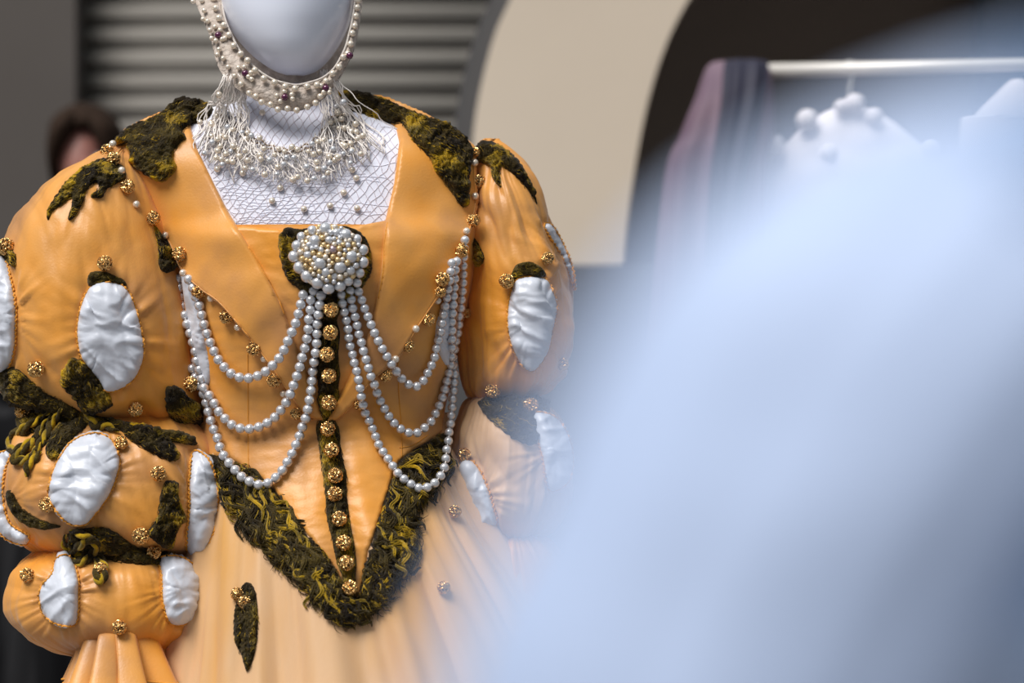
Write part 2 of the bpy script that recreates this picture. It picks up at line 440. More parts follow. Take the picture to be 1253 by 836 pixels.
# ------------------------------------------------------------------ gown
gown = thing('gown', (P(395, 0, .08)[0], .08, 0), 'golden satin gown with slashed puff sleeves and olive wool trim', 'gown')
waist_rows = [(281, 196, 590, .08, .118), (300, 203, 588, .08, .121), (350, 216, 579, .08, .124), (420, 229, 563, .08, .116), (480, 240, 549, .08, .104), (530, 246, 541, .08, .098), (560, 244, 546, .08, .10)]
def dbod(u, v, X, Y, Z): return .0012 * pn(X * 30, Y * 20, Z * 60) + .002 * pn(X * 14, Y * 10, Z * 14)
bodice = loft('bodice', waist_rows, M['satin'], gown, 160, 90, ex=2.25, disp=dbod, caps=False)

def dskirt(u, v, X, Y, Z):
    zt = np.clip((1.20 - Z) / 1.2, 0, 1)
    A = .0065 + .034 * zt ** .7
    f = pn(np.cos(u) * 3.7, np.sin(u) * 3.7, v * .9 + 2) + .30 * pn(np.cos(u) * 9, np.sin(u) * 9, v * 1.2)
    g = pn(np.cos(u) * 26, np.sin(u) * 26, v * 2)
    return A * (2.4 * np.sqrt(f * f + .003) - .7) + .0022 * np.exp(-zt * 9) * g
def pz(z): return 418 + (CZ - z) / ((D + .08) / D * S)
skirt = loft('skirt', [(505, 250, 543, .08, .092), (525, 246, 548, .08, .10), (555, 238, 560, .08, .112), (590, 228, 580, .08, .125), (640, 214, 612, .08, .145), (720, 196, 668, .08, .17), (836, 172, 740, .08, .20), (1000, 130, 810, .08, .25), (1400, 40, 900, .08, .33), (pz(.02), -60, 980, .08, .42)], M['satin_skirt'], gown, 420, 260, ex=2.1, disp=dskirt, caps=False)
T_body = bvh(torso, neck, bodice, skirt)

def dfront(x, y, d):
    r = .0007 * pn(x * .03, y * .08, 1) + .0016 * pn(x * .02, y * .022, 5)
    r = r + .0009 * ridge(pn(x * .035, y * .11, 9)) * np.exp(-np.abs(x - 405) / 45) * np.clip((y - 330) / 40, 0, 1)
    r = r + .0010 * ridge(pn((x - y * .5) * .06, y * .05, 3)) * np.exp(-((x - 380) / 60) ** 2) * (y < 390)
    return r
front_poly = [(298, 277), (335, 281), (375, 284), (420, 280), (472, 270), (500, 290), (540, 300), (556, 360), (552, 430), (545, 480), (541, 528), (520, 543), (506, 551), (487, 566), (478, 590), (464, 633), (451, 679), (441, 722), (436, 734), (424, 719), (405, 692), (382, 662), (355, 629), (336, 600), (322, 588), (305, 575), (282, 563), (256, 559), (246, 545), (240, 480), (232, 420), (224, 350), (240, 290)]
front = patch('bodice_front', front_poly, T_body, M['satin'], gown, H=.0028, R=3, res=3, disp=dfront, smooth=False, relax=14, sink=.006)
T_front = bvh(torso, neck, bodice, skirt, front)

# seams on the front panel
def seam(path, tree, parent, name='seam', r=.0005, m='thread', off=.0004):
    V, F = tubes([onto(tree, resample(path, 2.5), off)], r, 4); return mk(name, V, F, M[m], parent)
seam([(303, 432), (303.5, 480), (303.5, 530), (304, 573)], T_front, front)
seam([(487, 432), (488, 480), (491, 520), (492, 560)], T_front, front)
seam([(489, 548), (505, 545), (524, 532)], T_front, front)

# ------------------------------------------------------------------ lapels
Ll = [(234, 158), (241, 182), (262, 225), (282, 264), (302, 297), (325, 335), (344, 372), (360, 415), (378, 462), (397, 516), (386, 513), (372, 508), (343, 464), (312, 422), (271, 373), (246, 354), (224, 332), (207, 296), (190, 272), (172, 250), (158, 222), (147, 200), (140, 180), (152, 163), (176, 149), (206, 136), (232, 129)]
Lr = [(400, 516), (418, 480), (438, 440), (455, 394), (466, 333), (471, 272), (482, 225), (488, 176), (484, 160), (455, 142), (420, 128), (424, 115), (470, 122), (520, 142), (560, 163), (580, 182), (580, 215), (582, 245), (575, 280), (562, 318), (548, 340), (536, 362), (508, 405), (487, 438), (454, 467), (432, 495), (412, 514)]
def dlap(x, y, d):
    return .0055 * pn(x * .014, y * .014, 2) + .0012 * pn((x + y * .6) * .035, (y - x * .3) * .014, 6) * np.clip((y - 220) / 80, 0, 1)
lapl = patch('lapel', Ll, T_front, M['satin'], gown, H=.004, R=3.5, res=3, base=.004, disp=dlap, relax=25, sink=.004, smooth=False)
lapr = patch('lapel', Lr, T_front, M['satin'], gown, H=.004, R=3.5, res=3, base=.0045, disp=dlap, relax=25, sink=.004, smooth=False)
T_lap = bvh(torso, neck, bodice, skirt, front, lapl, lapr)
seam([(304, 302), (322, 332), (338, 360), (348, 385)], T_lap, lapl, 'stitching', .0006)
seam([(474, 272), (470, 300), (469, 333), (463, 365)], T_lap, lapr, 'stitching', .0006)
seam(Ll[10:22], T_lap, lapl, 'hem', .0009, 'satin'); seam(Lr[15:27], T_lap, lapr, 'hem', .0009, 'satin')

# ------------------------------------------------------------------ sleeves
SLASH = [
    ('p1', [(112, 350), (130, 345), (153, 352), (166, 377), (174, 410), (176, 435), (166, 461), (148, 476), (130, 479), (119, 463), (100, 438), (94.5, 412), (96, 389), (102, 366)]),
    ('p1', [(-12, 330), (4, 314), (13, 340), (19, 375), (19, 410), (15, 440), (4, 456), (-10, 440)]),
    ('p2', [(112, 530), (133, 535), (143, 551), (146, 569), (135, 603), (115, 631), (102, 643), (82, 640), (64, 618), (59, 600), (69, 567), (87, 541)]),
    ('p2', [(236, 553), (252, 558), (262, 577), (267, 603), (266, 633), (258, 660), (249, 679), (232, 680), (228, 659), (231, 628), (232, 582)]),
    ('p2', [(-6, 565), (6, 552), (13, 556), (5, 580), (4, 610), (12, 640), (35, 656), (30, 667), (8, 660), (-4, 640)]),
    ('p3', [(69, 683), (84, 680), (94, 700), (96, 725), (93, 763), (72, 765), (54, 753), (48, 733), (51, 717), (63, 702)]),
    ('p3', [(195, 684), (212, 680), (232, 687), (245, 707), (246, 733), (238, 756), (222, 765), (207, 761), (199, 733), (198, 705)]),
    ('p4', [(631, 344), (644, 339), (667, 341), (677, 357), (682, 377), (677, 403), (670, 433), (654, 454), (639, 448), (626, 423), (621, 395), (623, 367)]),
    ('p4', [(665, 276), (676, 276), (690, 300), (701, 328), (704, 355), (698, 342), (688, 315), (676, 295)]),
    ('p5', [(560, 568), (577, 564), (592, 585), (602, 613), (608, 642), (590, 650), (578, 629), (566, 600)]),
    ('p5', [(652, 508), (682, 512), (700, 548), (697, 588), (672, 600), (664, 560)]),
]
def dpuff(A, seed, f=7., w_=.16, big=.003, slant=0., nm='', diag=0.):
    SP = [resample(q, 4, True) for n_, q in SLASH if n_ == nm]
    def fn(u, v, X, Y, Z):
        uu = u + slant * v
        g = pn(np.cos(uu) * f * .62, np.sin(uu) * f * .62, v * 1.1 + seed)
        g2 = pn(np.cos(uu) * f * 1.7, np.sin(uu) * f * 1.7, v * 1.5 + seed)
        en = np.exp(-v / w_) + np.exp(-(1 - v) / w_)
        rd = lambda q: 2.4 * np.sqrt(q * q + .004) - .85
        g3 = pn(X * 26 + Z * 14, Y * 20, Z * 9 - X * 10 + seed)
        r_ = A * (rd(g) * (en + .16) + .55 * rd(g2) * en) + big * pn(X * 20, Y * 20, Z * 18 + seed) + big * .7 * rd(g3) + .0004 * pn(X * 90, Y * 90, Z * 60 + seed)
        return r_ + pucker(X, Y, Z, SP, seed, diag)
    return fn
def pucker(X, Y, Z, SP, seed, diag):
    k = (D + Y) / D * S; px = (X / k + 626.5).ravel(); py = (418 - (Z - CZ) / k).ravel(); front_ = (np.sin(np.linspace(0, 2 * math.pi, X.shape[1], endpoint=False))[None] * np.ones_like(X) > -.1).ravel()
    r = np.zeros(px.shape)
    if diag:
        cr = px - py * .45 + 10 * pn(px * .02, py * .02, seed)
        r += diag * (2.2 * np.sqrt(pn(cr * .032, py * .007, seed + 2) ** 2 + .003) - .6) * np.exp(-np.clip(py - 200, 0, 400) / 110)
    for q in SP:
        lo, hi = q.min(0) - 45, q.max(0) + 45; sel = front_ & (px > lo[0]) & (px < hi[0]) & (py > lo[1]) & (py < hi[1])
        if not sel.any(): continue
        pt = np.stack([px[sel], py[sel]], 1); d = edged(pt, q); c = q.mean(0); an = np.arctan2(pt[:, 1] - c[1], pt[:, 0] - c[0])
        g = pn(np.cos(an) * 4.5, np.sin(an) * 4.5, seed + d * .012); g2 = pn(np.cos(an) * 10, np.sin(an) * 10, seed + 7)
        r[sel] += -.0035 * np.exp(-d / 8) + (.0045 * (2.2 * np.sqrt(g * g + .003) - .5)) * np.exp(-d / 20) * np.clip(d / 6, .2, 1) + .0016 * g2 * np.exp(-d / 9)
    return r.reshape(X.shape)
p1 = loft('sleeve_puff', [(182, 126, 168, .07, .02), (192, 108, 174, .065, .04), (205, 90, 180, .062, .055), (225, 60, 190, .058, .07), (250, 35, 200, .055, .08), (280, 13, 211, .05, .087), (320, -6, 223, .048, .093), (370, -15, 233, .045, .096), (420, -13, 240, .045, .094), (460, -3, 246, .045, .086), (488, 10, 250, .045, .074), (506, 42, 249, .045, .054), (520, 85, 238, .045, .030), (528, 130, 215, .045, .02)], M['satin'], gown, 260, 170, disp=dpuff(.0055, 1.3, 7, .13, nm='p1', diag=.0035))
p2 = loft('sleeve_puff', [(488, 90, 190, .04, .03), (496, 64, 214, .045, .035), (508, 40, 236, .042, .046), (530, 18, 254, .034, .066), (560, 3, 266, .028, .082), (590, -5, 272, .026, .086), (620, -5, 274, .025, .086), (645, 3, 273, .025, .08), (665, 20, 266, .028, .064), (682, 55, 252, .032, .038), (692, 100, 230, .025, .03)], M['satin'], gown, 260, 130, disp=dpuff(.0065, 4.1, 6, .22, .004, .5, nm='p2'))
p3 = loft('sleeve_puff', [(650, 85, 160, .02, .03), (660, 66, 190, .026, .034), (674, 44, 220, .020, .052), (695, 20, 248, .012, .07), (722, 9, 260, .01, .077), (748, 8, 263, .01, .077), (768, 20, 256, .01, .07), (784, 42, 240, .012, .058), (797, 72, 222, .015, .042), (804, 100, 200, .018, .03)], M['satin'], gown, 260, 120, disp=dpuff(.0065, 8.6, 6, .2, .004, nm='p3'))
p4 = loft('sleeve_puff', [(170, 590, 606, .10, .015), (178, 582, 622, .10, .035), (192, 576, 638, .10, .05), (212, 573, 651, .10, .06), (240, 572, 662, .10, .07), (275, 570, 678, .10, .078), (315, 566, 695, .10, .084), (355, 563, 704, .10, .086), (400, 560, 708, .10, .086), (440, 560, 703, .10, .08), (465, 562, 690, .10, .07), (482, 568, 668, .10, .05), (492, 585, 640, .10, .03)], M['satin'], gown, 240, 150, disp=dpuff(.0075, 12.2, 4, .18, .004, .6, nm='p4', diag=.010))
p5 = loft('sleeve_puff', [(480, 590, 640, .095, .03), (490, 570, 662, .095, .05), (508, 560, 684, .092, .066), (535, 554, 698, .09, .076), (565, 553, 705, .09, .08), (600, 557, 704, .09, .08), (630, 566, 695, .09, .072), (652, 584, 676, .09, .055), (664, 605, 655, .09, .03)], M['satin_skirt'], gown, 220, 110, disp=dpuff(.006, 15.5, 6, .22, .004, -.5, nm='p5'))
p6 = loft('sleeve_puff', [(648, 610, 650, .08, .03), (665, 585, 680, .08, .06), (700, 572, 702, .08, .07), (740, 572, 704, .08, .07), (775, 590, 690, .08, .05), (790, 610, 668, .08, .03)], M['satin'], gown, 160, 70, disp=dpuff(.006, 18.5, 6, .22, .004))
T1, T2, T3, T4, T5 = bvh(p1), bvh(p2), bvh(p3), bvh(p4), bvh(p5)

def ruffle(rows, parent, hem_amp, seed):
    R = np.asarray(rows, float); nv, nu = 60, 260; q = crom(R, np.linspace(0, len(R) - 1, nv)); V = []; F = []
    U = np.linspace(0, 2 * math.pi, nu, endpoint=False); u, v = np.meshgrid(U, np.linspace(0, 1, nv))
    py, L, Rr, yc, ry = [q[:, i][:, None] for i in range(5)]; k = (D + yc) / D * S
    fold = 1.3 * np.abs(np.sin(u * 6.5 + 1.1 * np.sin(u * 2 + seed) + .3 * v)) - .7; fold = fold * (1 + .35 * np.sin(u * 3 + seed)); A = .0005 + .014 * v ** 1.0
    rr = 1 + 0 * u
    nx, ny = np.cos(u), -np.sin(u)
    X = ((L + Rr) / 2 - 626.5) * k + (Rr - L) / 2 * k * nx + A * fold * nx + A * .4 * np.cos(u * 13 + seed) * ny
    Y = yc + ry * ny + A * fold * ny; Z = CZ - (py - 418) * k - hem_amp * v ** 2 * fold
    for s_ in (0, -.0012):
        V.append(np.stack([X + nx * s_, Y + ny * s_, Z], -1).reshape(-1, 3))
    V = np.vstack(V); N = nu * nv
    for j in range(nv - 1):
        for i in range(nu):
            i2 = (i + 1) % nu; a0 = (j * nu + i, j * nu + i2, (j + 1) * nu + i2, (j + 1) * nu + i)
            F.append(a0); F.append(tuple(N + t for t in a0[::-1]))
    for i in range(nu):
        i2 = (i + 1) % nu; a0 = (nv - 1) * nu + i; b0 = (nv - 1) * nu + i2; F.append((a0, b0, N + b0, N + a0))
    o = mk('cuff_ruffle', V, F, M['satin'], parent)
    hem = V[(nv - 1) * nu:(nv) * nu]; v2, f2 = tubes([np.vstack([hem, hem[:1]])], .0011, 5); mk('hem', v2, f2, M['thread'], o); return o
rf = ruffle([(758, 112, 190, .006, .052), (768, 106, 198, .002, .066), (800, 96, 212, -.003, .076), (827, 86, 224, -.008, .082)], gown, .003, 1.)
ruffle([(770, 610, 670, .08, .03), (800, 600, 685, .08, .042), (850, 590, 700, .08, .06)], gown, .003, 2.)

# white slashes
def slash(poly, tree, parent, H=.013, R=18, cd=.35, seed=0., res=2.2, dirn=(.4, 1.), name='slash_panel', m='white', piping=True):
    po = np.asarray(poly, float); cen = po.mean(0)
    def ds(x, y, d):
        an = np.arctan2(y - cen[1], x - cen[0])
        s = pn(np.cos(an) * 5.5, np.sin(an) * 5.5, seed + 3) ; s2 = pn(np.cos(an) * 11, np.sin(an) * 11, seed + 8)
        e_ = np.exp(-d / 9.)
        a_, b_ = dirn; l = math.hypot(a_, b_); a_, b_ = a_ / l, b_ / l
        long_ = x * a_ + y * b_ + 6 * pn(x * .03, y * .03, seed); cross = -x * b_ + y * a_
        w_ = ridge(pn(long_ * .055, cross * .018, seed)) ** 1.3 * .0032 + ridge(pn(long_ * .12, cross * .035, seed + 5)) ** 1.5 * .0006
        return (s * .0025 + s2 * .0036) * e_ + w_ * np.clip(d / 10, 0, 1) + .002 * pn(x * .04, y * .04, seed)
    o = patch(name, poly, tree, M[m], parent, H=H, R=R, res=res, base=.0005, disp=ds, relax=2, sink=.004, camdir=cd)
    if piping:
        pl = resample(poly, 1.6, True); pl = np.vstack([pl, pl[:1]])
        q = onto(tree_plus(tree, o), pl, .0012); i = np.arange(len(q)); jj = .0009 * np.sin(i * 1.9)
        q[:, 0] += jj + rng.normal(0, .0002, len(q)); q[:, 1] += .0006 * np.cos(i * 1.9); q[:, 2] += rng.normal(0, .0003, len(q)) + jj * .3
        V, F = tubes([q], .0011, 5); mk('piping', V, F, M['thread'], parent)
    return o
slash(SLASH[0][1], T1, p1, H=.010, seed=1, dirn=(-.45, 1))
slash(SLASH[1][1], T1, p1, H=.008, R=9, seed=2, dirn=(-.5, 1))
slash(SLASH[2][1], T2, p2, seed=3, dirn=(-.3, 1))
slash(SLASH[3][1], T2, p2, seed=4, dirn=(0, 1), H=.013, R=20, cd=.0)
slash(SLASH[4][1], T2, p2, seed=5, dirn=(-.3, 1), H=.006, R=8)
slash(SLASH[5][1], T3, p3, seed=6, dirn=(.8, .6))
slash(SLASH[6][1], T3, p3, seed=7, dirn=(.2, 1), H=.010)
slash(SLASH[7][1], T4, p4, seed=8, dirn=(-.25, 1), H=.009)
slash(SLASH[8][1], T4, p4, seed=9, H=.005, R=6)
slash(SLASH[9][1], T5, p5, seed=10, H=.009, dirn=(1, .3))
slash(SLASH[10][1], T5, p5, seed=11, H=.009)
slash([(222, 333), (235, 350), (245, 385), (252, 420), (257, 448), (256, 470), (247, 466), (238, 430), (228, 380)], T_front, front, seed=12, H=.004, R=6, dirn=(1, .3), piping=False, name='side_insert')
slash([(541, 372), (552, 380), (550, 410), (549, 445), (540, 440), (532, 410)], T_front, front, seed=13, H=.004, R=6, dirn=(1, .3), piping=False, name='side_insert')

# ------------------------------------------------------------------ olive wool
def strands(poly, tree, n, r, length, ang, wig, off, seed, coh=None, spread=.35, keep=1.2):
    r_ = np.random.default_rng(seed); po = np.asarray(poly, float); lo, hi = po.min(0), po.max(0); out = []; tries_ = 0
    while len(out) < n:
        p = r_.uniform(lo, hi)
        if not inside(p[None], po)[0]: continue
        a_ = (ang(p[0], p[1]) if callable(ang) else ang) + r_.normal(0, spread); L = length * r_.uniform(.5, 1.3); m = 9 if not coh else 12
        t = np.linspace(0, 1, m); ph = coh(p[0], p[1]) + r_.normal(0, .3) if coh else r_.uniform(0, 6.28); fr = r_.uniform(7, 8.5) if coh else r_.uniform(3, 8)
        w_ = wig * np.sin(t * fr + ph) - wig * math.sin(ph)
        x_ = p[0] + L * t * math.cos(a_) - w_ * math.sin(a_); y_ = p[1] + L * t * math.sin(a_) + w_ * math.cos(a_)
        q_ = np.stack([x_, y_], 1); oi = ~inside(q_, po)
        if oi.any() and (edged(q_[oi], po) > keep * r_.uniform(.2, 1.6)).any():
            tries_ += 1
            if tries_ > n * 12: break
            continue
        o_ = onto(tree, q_, off * r_.uniform(.2, 1.1))
        o_[:, 1] -= (.0012 if coh else .0005) * np.sin(t * math.pi)
        if np.abs(np.diff(o_[:, 1])).max() > .012: continue
        out.append(o_)
    return out
FT = []
def felt(poly, tree, parent, H=.006, R=7, seed=0., n=None, name='felt_trim', jag=2.2, ang=None, m='wool', length=10, thick=.00032, wig=1.1, lump=.0045):
    po = np.asarray(poly, float)
    def df(x, y, d): return lump * pn(x * .09, y * .09, seed) + lump * .7 * pn(x * .22, y * .22, seed + 4) + .001 * pn(x * .6, y * .6, seed)
    o = patch(name, poly, tree, M[m], parent, H=H, R=R, res=2., base=.001, disp=df, jag=jag, relax=2, camdir=.3)
    area = abs(np.sum(po[:, 0] * np.roll(po[:, 1], 1) - po[:, 1] * np.roll(po[:, 0], 1))) / 2
    n = int(area / 3.2) if n is None or n > 50 else n
    FT.append(bvh(o))
    if ang is None:
        pc = po - po.mean(0); _, _, vt = np.linalg.svd(pc); a0 = math.atan2(vt[0][1], vt[0][0])
        ang = lambda x, y: a0 + .9 * pn(np.array(x * .05), np.array(y * .05), seed).item()
    st = strands(poly, tree_plus(tree, o), n, 0, length, ang, wig, .0007, int(seed * 7) + 3)
    k = [i for i in range(len(st))]; yel = [s for i, s in enumerate(st) if (pn(s[0][0] * 34, s[0][2] * 34, seed).item() > .20 and i % 5) or i % 25 == 0]
    yid = {id(s) for s in yel}; drk = [s for s in st if id(s) not in yid]
    V1, F1 = tubes(drk, thick, 3, True); V2, F2 = tubes(yel, thick, 3, True); k = len(V1)
    mk('wool_fibre', V1 + V2, F1 + [tuple(i + k for i in f) for f in F2], [M['woold'], M['wooly']], parent if parent.parent and parent.parent.parent else o if (parent.parent is None) else parent, mi=[0] * len(F1) + [1] * len(F2))['kind'] = 'stuff'
    return o

felt([(220, 120), (230, 121), (245, 124), (260, 132), (257, 143), (245, 149), (230, 155), (223, 161), (228, 169), (217, 177), (212, 192), (217, 205), (212, 212), (202, 222), (189, 220), (174, 212), (163, 202), (157, 187), (155, 179), (143, 179), (143, 169), (158, 155), (184, 145), (202, 133), (213, 124)], T_lap, lapl, H=.008, seed=1, n=420, length=13)
felt([(128, 194), (151, 207), (153, 219), (143, 225), (130, 232), (125, 242), (112, 242), (113, 237), (122, 231), (117, 223), (107, 230), (102, 248), (89, 268), (83, 267), (88, 251), (88, 240), (79, 248), (66, 258), (59, 270), (58, 258), (69, 240), (84, 220), (102, 205)], T1, p1, H=.004, R=4, seed=2, jag=1., length=12)
felt([(414, 112), (445, 113), (471, 121), (504, 136), (542, 149), (563, 161), (575, 177), (578, 189), (573, 215), (573, 251), (563, 251), (550, 230), (532, 210), (525, 192), (504, 172), (491, 150), (476, 151), (445, 140), (418, 133)], T_lap, lapr, H=.008, seed=3, n=500, length=13)
felt([(588, 174), (609, 177), (632, 197), (647, 220), (657, 251), (645, 232), (629, 214), (614, 203), (611, 212), (614, 230), (604, 220), (599, 203), (582, 197), (583, 186)], T4, p4, H=.005, R=4, seed=4, jag=1.)
felt([(110, 334), (130, 333), (152, 344), (153, 350), (133, 346), (110, 351)], T1, p1, H=.004, R=4, seed=5, jag=1, m='woold')
felt([(626, 335), (634, 323), (652, 321), (667, 333), (664, 340), (644, 336), (629, 342)], T4, p4, H=.004, R=4, seed=6, jag=1, m='woold')
felt([(188, 275), (200, 292), (213, 303), (218, 322), (207, 334), (195, 328), (193, 305)], T1, p1, H=.004, R=4, seed=7, jag=1, name='felt_leaf')
felt([(578, 288), (588, 303), (593, 318), (583, 327), (576, 308)], T4, p4, H=.004, R=4, seed=8, jag=1, name='felt_leaf')
felt([(87, 439), (107, 446), (123, 466), (138, 494), (118, 505), (100, 500), (89, 487), (73, 466)], T1, p1, H=.006, seed=9)
felt([(204, 474), (219, 474), (230, 486), (245, 496), (248, 512), (235, 523), (215, 516), (203, 500)], T1, p1, H=.007, seed=10)
felt([(-5, 455), (18, 450), (34, 462), (55, 480), (78, 492), (100, 505), (90, 512), (40, 500), (10, 492)], T1, p1, H=.006, seed=11, m='woold')
T12 = Two(T1, T2)
felt([(22, 512), (50, 500), (90, 502), (130, 512), (170, 522), (225, 530), (240, 545), (205, 540), (160, 530), (110, 520), (60, 522), (28, 535)], T12, p2, H=.006, seed=12, m='woold', n=420)
felt([(147, 520), (179, 520), (204, 533), (220, 557), (210, 565), (189, 556), (163, 541), (152, 533)], T2, p2, H=.006, seed=13)
felt([(84, 504), (112, 508), (108, 520), (89, 538), (70, 562), (59, 560), (58, 540)], T2, p2, H=.005, seed=14)
felt([(8, 602), (15, 602), (28, 624), (51, 637), (74, 644), (51, 648), (25, 638), (10, 619)], T2, p2, H=.003, R=4, seed=15, m='woold', jag=1)
felt([(202, 590), (217, 590), (219, 608), (222, 618), (227, 636), (218, 648), (210, 672), (186, 660), (179, 653), (193, 633), (194, 618)], T2, p2, H=.005, seed=16, jag=1.5)
T23 = Two(T2, T3)
felt([(84, 652), (122, 645), (143, 652), (163, 668), (190, 674), (215, 676), (200, 692), (143, 688), (120, 680), (95, 676)], T23, p3, H=.006, seed=17)
felt([(304, 713), (313, 725), (316, 766), (312, 800), (303, 822), (297, 805), (288, 786), (286, 766), (288, 743), (295, 720)], T_body, skirt, H=.005, R=6, seed=18, jag=1, ang=1.5)
felt([(586, 492), (615, 486), (660, 487), (672, 500), (664, 530), (650, 545), (625, 535), (600, 515)], Two(T4, T5), p5, H=.005, seed=19, m='woold')

felt([(-8, 298), (10, 302), (20, 313), (18, 327), (6, 319), (-8, 318)], T1, p1, H=.004, R=4, seed=23, jag=1)
# twisted two-ply yarns
def yarn(path, tree, parent, r=3.6, off=.0035):
    q = resample(path, 1.6); b_ = onto(tree, q, off); k = np.arange(len(b_)) * .42
    b_[:, 1] = np.convolve(np.pad(b_[:, 1], 4, 'edge'), np.ones(9) / 9, 'valid')
    T = np.gradient(b_, axis=0); T /= np.linalg.norm(T, axis=1)[:, None]; A = np.cross(T, (0, -1, 0)); A /= np.linalg.norm(A, axis=1)[:, None] + 1e-9
    tp = np.minimum(1, np.minimum(np.arange(len(b_)), np.arange(len(b_))[::-1]) / 6 + .35)[:, None]
    res = []
    for ph in (0, math.pi):
        res.append(b_ + r * S * .62 * tp * (A * np.cos(k + ph)[:, None] + np.array([[0, -1, 0]]) * np.sin(k + ph)[:, None]))
    V1, F1 = tubes([res[0]], r * S, 7, True); V2, F2 = tubes([res[1]], r * S * .85, 7, True); n_ = len(V1)
    mk('twisted_yarn', V1 + V2, F1 + [tuple(i + n_ for i in f) for f in F2], [M['woold'], M['wooly']], parent, mi=[0] * len(F1) + [1] * len(F2))
for pth in ([(60, 505), (40, 518), (22, 528), (12, 540), (16, 552), (30, 545), (45, 535), (58, 522)], [(64, 508), (50, 525), (38, 545), (22, 556), (18, 565), (34, 562), (48, 548), (56, 535)],
            [(50, 552), (42, 562), (34, 572), (33, 584)], [(100, 500), (112, 512), (118, 524), (128, 520), (140, 526), (146, 528)], [(75, 500), (66, 515), (58, 530), (48, 545), (38, 560), (20, 560)]):
    yarn(pth, Min(T1, T2, *FT), p2, 3.8, .0055)
for pth in ([(80, 655), (78, 666), (86, 674), (98, 668), (108, 660), (118, 668), (112, 680), (98, 690), (90, 684), (96, 674)], [(85, 650), (95, 652), (105, 658), (117, 658)], [(118, 672), (124, 684), (128, 698), (124, 712), (118, 706), (120, 692), (116, 682)], [(84, 662), (90, 676), (100, 682), (112, 676), (120, 684)]):
    yarn(pth, Min(T2, T3, *FT), p3, 3.8, .008)

# wool fringe around the bodice point
fr_poly = [(255, 557), (282, 563), (305, 575), (322, 588), (336, 600), (355, 629), (382, 662), (405, 692), (424, 719), (436, 734), (441, 722), (451, 679), (464, 633), (478, 590), (487, 566), (506, 551), (520, 543), (541, 530), (549, 545), (548, 578), (532, 600), (517, 616), (508, 638), (512, 662), (505, 690), (488, 716), (468, 744), (442, 762), (422, 764), (396, 748), (376, 726), (362, 704), (338, 690), (322, 668), (302, 652), (290, 634), (272, 618), (266, 592)]
edge = np.array([(262, 560), (305, 575), (336, 600), (382, 662), (424, 719), (436, 734), (441, 722), (464, 633), (478, 590), (520, 543), (545, 535)], float)
def fr_ang(x, y):
    return 1.15 + .5 * math.sin(x * .09 + y * .05) if x < 432 else .95 + .6 * math.sin(x * .06 + y * .09)
fringe = felt(fr_poly, T_body, skirt, H=.007, R=8, seed=20, n=1, name='wool_fringe', jag=5, lump=.004)
tfr = tree_plus(T_body, fringe)
st = strands(fr_poly, tfr, 3600, 0, 34, fr_ang, 3.4, .004, 99, coh=lambda x, y: 9 * pn(np.array(x * .035), np.array(y * .035), 4.).item(), spread=.14, keep=9)
isy = lambda i, q: pn(q[0][0] * 60, q[0][2] * 60, 3.).item() > .16 and i % 4 > 0 or i % 14 == 0
drk = [q for i, q in enumerate(st) if not isy(i, q)]; yel = [q for i, q in enumerate(st) if isy(i, q)]
V1, F1 = tubes(drk, .0005, 3, True); V2, F2 = tubes(yel, .0005, 3, True); n_ = len(V1)
tag(mk('wool_lock', V1 + V2, F1 + [tuple(i + n_ for i in f) for f in F2], [M['woold'], M['wooly']], skirt, mi=[0] * len(F1) + [1] * len(F2)), kind='stuff')

locks = strands(fr_poly, tfr, 210, 0, 40, fr_ang, 4.4, .004, 123, coh=lambda x, y: 9 * pn(np.array(x * .03), np.array(y * .03), 4.).item(), spread=.18, keep=12)
bun = []; col_ = []
for i, q in enumerate(locks):
    for k in range(6):
        sh = np.array([.0011 * math.cos(k), -.0022 + .0008 * math.sin(k * 2), .0011 * math.sin(k)])
        bun.append(q + sh * (.4 + .9 * np.sin(np.linspace(0, 3.1, len(q))))[:, None]); col_.append(i % 4 == 0)
V1, F1 = tubes([q for q, c_ in zip(bun, col_) if not c_], .00062, 4, True); V2, F2 = tubes([q for q, c_ in zip(bun, col_) if c_], .00062, 4, True); n_ = len(V1)
tag(mk('curled_fleece', V1 + V2, F1 + [tuple(i + n_ for i in f) for f in F2], [M['woold'], M['wooly']], skirt, mi=[0] * len(F1) + [1] * len(F2)), kind='stuff')

# centre band of dark wool
cl = [(404, 352, 12), (404, 378, 13), (402, 392, 10), (402, 408, 14), (400, 434, 14), (402, 460, 14), (402, 476, 12), (402, 493, 14), (400, 510, 8), (401, 525, 14), (404, 551, 13), (407, 568, 14), (410, 583, 14), (411, 605, 13), (414, 635, 14), (420, 664, 13), (424, 689, 12), (427, 706, 8), (429, 726, 5)]
cpoly = [(a_ - w_, b_) for a_, b_, w_ in cl] + [(a_ + w_, b_) for a_, b_, w_ in reversed(cl)]
placket = felt(cpoly, T_front, front, H=.004, R=6, seed=21, jag=.8, m='woold', ang=1.5, name='felt_placket', length=14)
Tp = tree_plus(T_front, placket)
buttons(Tp, [(405, 379), (404, 407), (400, 434), (402.5, 460), (402.5, 493), (401, 525), (405.5, 551), (410, 582), (410, 605), (415, 635), (420.5, 664.5), (424, 689), (428.5, 719.5)], front, 9.4)

